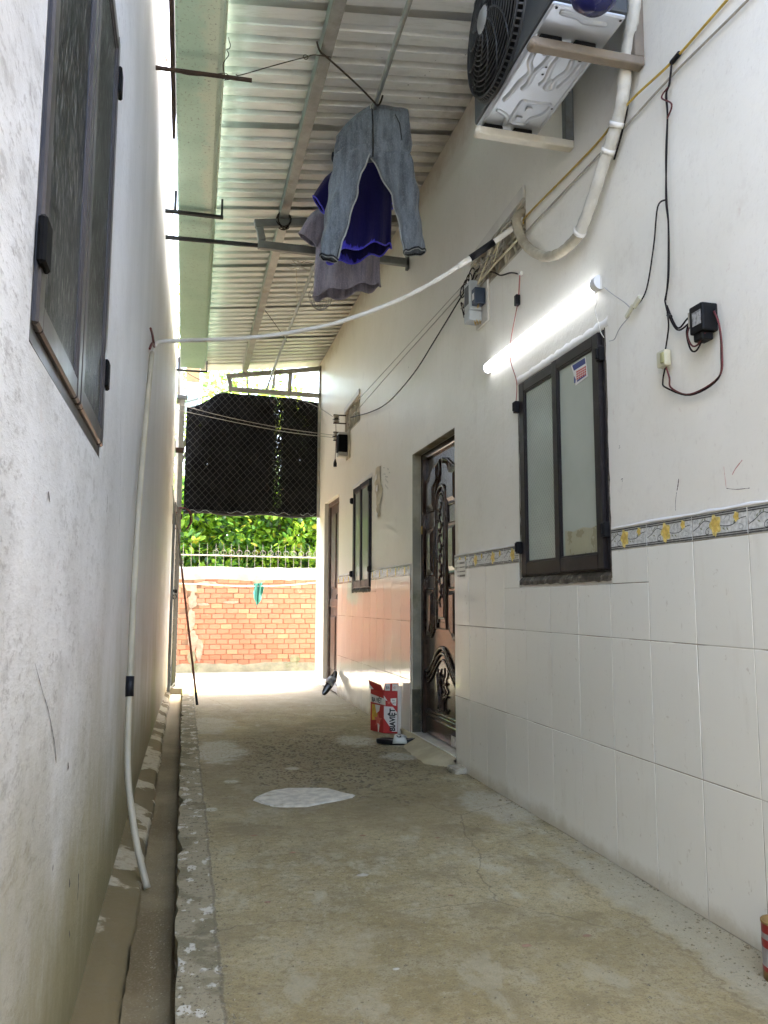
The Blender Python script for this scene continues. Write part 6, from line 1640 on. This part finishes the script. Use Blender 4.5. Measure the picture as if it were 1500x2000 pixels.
# washing line with a teal rag
wl_ = MB().tube(spline([(-.15, 10.2, 1.16), (.089, 10.2, 1.155), (.5, 10.2, 1.138), (.90, 10.2, 1.133), (1.3, 10.2, 1.150), (1.639, 10.2, 1.183), (2.0, 10.2, 1.21)], 5), .0065, 6).build('washing_line', M['cartonw'], smooth=True); tag(wl_, 'white cord washing line in front of the brick wall', 'line')
random.seed(6); R = []
for i in range(12):
    f = i/11; x = .85+.115*f; top_ = 1.172-.012*math.sin(f*5); L_ = .21+.07*math.sin(f*4.2+.6)
    R.append([(x+.014*math.sin(j*.9+i)*j/8+.02*j/8, 10.19+.028*math.sin(i*1.3+j*.5)-.006*(j == 0), top_-L_*j/8) for j in range(9)])
g = MB(); g.rings(R, closed=False)
R = [[(x+.012*math.sin(j), 10.225+.02*math.sin(i*1.1+j*.4), 1.172-.14*j/5) for j in range(6)] for i, x in enumerate([.86+.10*k/8 for k in range(9)])]
g.rings(R, closed=False); tag(g.build('teal_rag', M['teal'], smooth=True), 'small teal rag draped over the washing line', 'rag')

# ================================================================== PLANTS
def leaf_mesh(name, mats, pts, size, rng, parent, kind=None):
    """bent oval leaves spread through a volume: pts = list of (position, outward direction)"""
    V = []; Fc = []; mi = []
    for p, d in pts:
        d = (d+Vector((rng.uniform(-.8, .8), rng.uniform(-.8, .8), rng.uniform(-.5, .7)))).normalized()
        s = d.cross(Vector((rng.uniform(-1, 1), rng.uniform(-1, 1), 1))).normalized(); nrm = s.cross(d)
        L = size*rng.uniform(.6, 1.25); w = L*rng.uniform(.21, .30); k = len(V)
        V += [p, p+d*L*.35+s*w-nrm*L*.03, p+d*L*.75+s*w*.85-nrm*L*.10, p+d*L-nrm*L*.22, p+d*L*.75-s*w*.85-nrm*L*.10, p+d*L*.35-s*w-nrm*L*.03, p+d*L*.55+nrm*L*.04]
        Fc += [(k, k+1, k+6), (k+1, k+2, k+6), (k+2, k+3, k+6), (k+3, k+4, k+6), (k+4, k+5, k+6), (k+5, k, k+6)]
        mi += [rng.choices(range(len(mats)), weights=[8, 4, 2, .5][:len(mats)])[0]]*6
    me = bpy.data.meshes.new(name); o_ = WO[parent]
    me.from_pydata([v-o_ for v in V], [], Fc)
    for m_ in mats: me.materials.append(m_)
    me.polygons.foreach_set('material_index', mi); me.polygons.foreach_set('use_smooth', [True]*len(mi))
    o = bpy.data.objects.new(name, me); COL.objects.link(o); o.parent = parent; WO[o] = o_
    if kind: o['kind'] = kind
    return o
def plant(name, label, base, h, rad, nclump, nleaf, size, mats, seed, cat, group=None, trunk_h=None, low=.3, tr=.03):
    rng = random.Random(seed); t = empty(name, base, label, cat, group); b = Vector(base)
    th = trunk_h or h*.55
    g = MB(); g.tube(spline([b, b+Vector((.05, 0, th*.5)), b+Vector((-.03, .02, th))], 4), [tr*(1-.5*i/8) for i in range(9)], 8)
    cl = []
    for i in range(nclump):
        a = rng.uniform(0, 2*math.pi); r = rad*math.sqrt(rng.random()); z = h*(low+(1-low)*rng.random()); zz = (z/h-low)/(1-low)
        r *= (1-.55*zz*zz)
        c = b+Vector((r*math.cos(a), r*math.sin(a)*.8, z)); cl.append(c)
    for c in rng.sample(cl, min(len(cl), 16)):
        s0 = b+Vector((0, 0, th*rng.uniform(.4, 1)))
        g.tube(spline([s0, (s0+c)/2+Vector((0, 0, .06)), c], 3), [tr*.45, tr*.4, tr*.35, tr*.3, tr*.25, tr*.2, tr*.12], 6)
    g.build('trunk', M['bark'], t, smooth=True)
    pts = []
    for i in range(nleaf):
        c = cl[i % nclump]; d = Vector((rng.gauss(0, 1), rng.gauss(0, 1), rng.gauss(0, 1))).normalized(); q = rad*.30*rng.random()**.5
        pts.append((c+d*q, d))
    leaf_mesh('crown', mats, pts, size, rng, t); return t
LM = [M['leafA'], M['leafB'], M['leafC'], M['leafD']]
shr = [(-.55, 12.0, 'bushy green shrub half hidden behind the left wall, beyond the brick wall'), (.15, 11.9, 'bushy bright green shrub behind railing, leftmost in the gap under the screen'), (.75, 12.0, 'darker leafed shrub with visible forked stem behind the railing'), (1.35, 11.9, 'leafy shrub behind the railing in the middle right of the gap'), (1.95, 12.05, 'pale leaved shrub behind the railing beside the right wall'), (2.7, 12.3, 'leafy shrub hidden behind the right house corner'), (-.2, 13.2, 'tall dark shrub in the second row, at the left behind the railing'), (.6, 13.3, 'tall dark shrub in the second row, behind the railing middle'), (1.4, 13.3, 'tall dark shrub in the second row, right of the middle'), (2.2, 13.3, 'tall dark shrub in the second row, at the right behind the railing')]
for i, (x, y, lb) in enumerate(shr):
    plant('garden_shrub', lb, (x, y, -.15), 2.75 if i < 6 else 3.0, .62, 60, 3000 if i < 6 else 2600, .125, LM if i not in (2, 6, 7, 8, 9) else [M['leafB'], M['leafA'], M['leafC'], M['leafD']], 30+i, 'shrub', 'shrubs behind the brick wall', trunk_h=1.5, low=.42)
TM = [M['leafT'], M['leafA'], M['leafB']]
for i, (x, y, h, rad, lb) in enumerate(((-.6, 17.5, 7.6, 2.0, 'tall hazy tree behind the yard, leftmost over the screen'), (1.6, 19.0, 7.4, 1.6, 'tall hazy tree behind the yard, seen under the roof edge'), (5.5, 20.0, 6.8, 2.2, 'spreading tree behind the yard hidden by the right house'))):
    plant('garden_tree', lb, (x, y, -.15), h, rad, 60, 2600, .17, TM, 60+i, 'tree', 'trees beyond the yard', trunk_h=h*.6, low=.45, tr=.11)
ban = empty('banana_plant', (2.1, 14.0, -.15), 'banana plant with bright yellow green leaves over the screen', 'plant')
MB().tube([(2.1, 14, -.15), (2.08, 14, 2.5), (2.05, 14, 4.0)], [.11, .09, .05], 10).build('trunk', simple('banana_stem', (.18, .22, .06), .7, 0), ban, smooth=True)
M['leafN'] = m_leaf('banana_leaf', (.30, .38, .03), (.42, .50, .05), .55)
for (dx, dz, L_, yaw_) in ((-.5, 1.25, 1.3, 0), (.45, 1.35, 1.2, .4), (-.15, 1.5, 1.2, 1.0), (.9, .6, 1.2, .2), (-.9, .5, 1.2, -.3)):
    R = []; b0 = Vector((2.05, 14, 3.9)); d = Vector((dx, .25*math.sin(yaw_), dz)).normalized()
    for i in range(9):
        f = i/8; p = b0+d*L_*f+Vector((dx*.2*f*f, 0, -.35*f*f)); w = .17*math.sin(math.pi*min(1, f*1.0+.06))**.7
        s = Vector((d.z, .3, -d.x)).normalized(); R.append([p-s*w+Vector((0, 0, -.03)), p, p+s*w+Vector((0, 0, -.03))])
    MB().rings(R, closed=False).build('leaf', M['leafN'], ban, smooth=True)
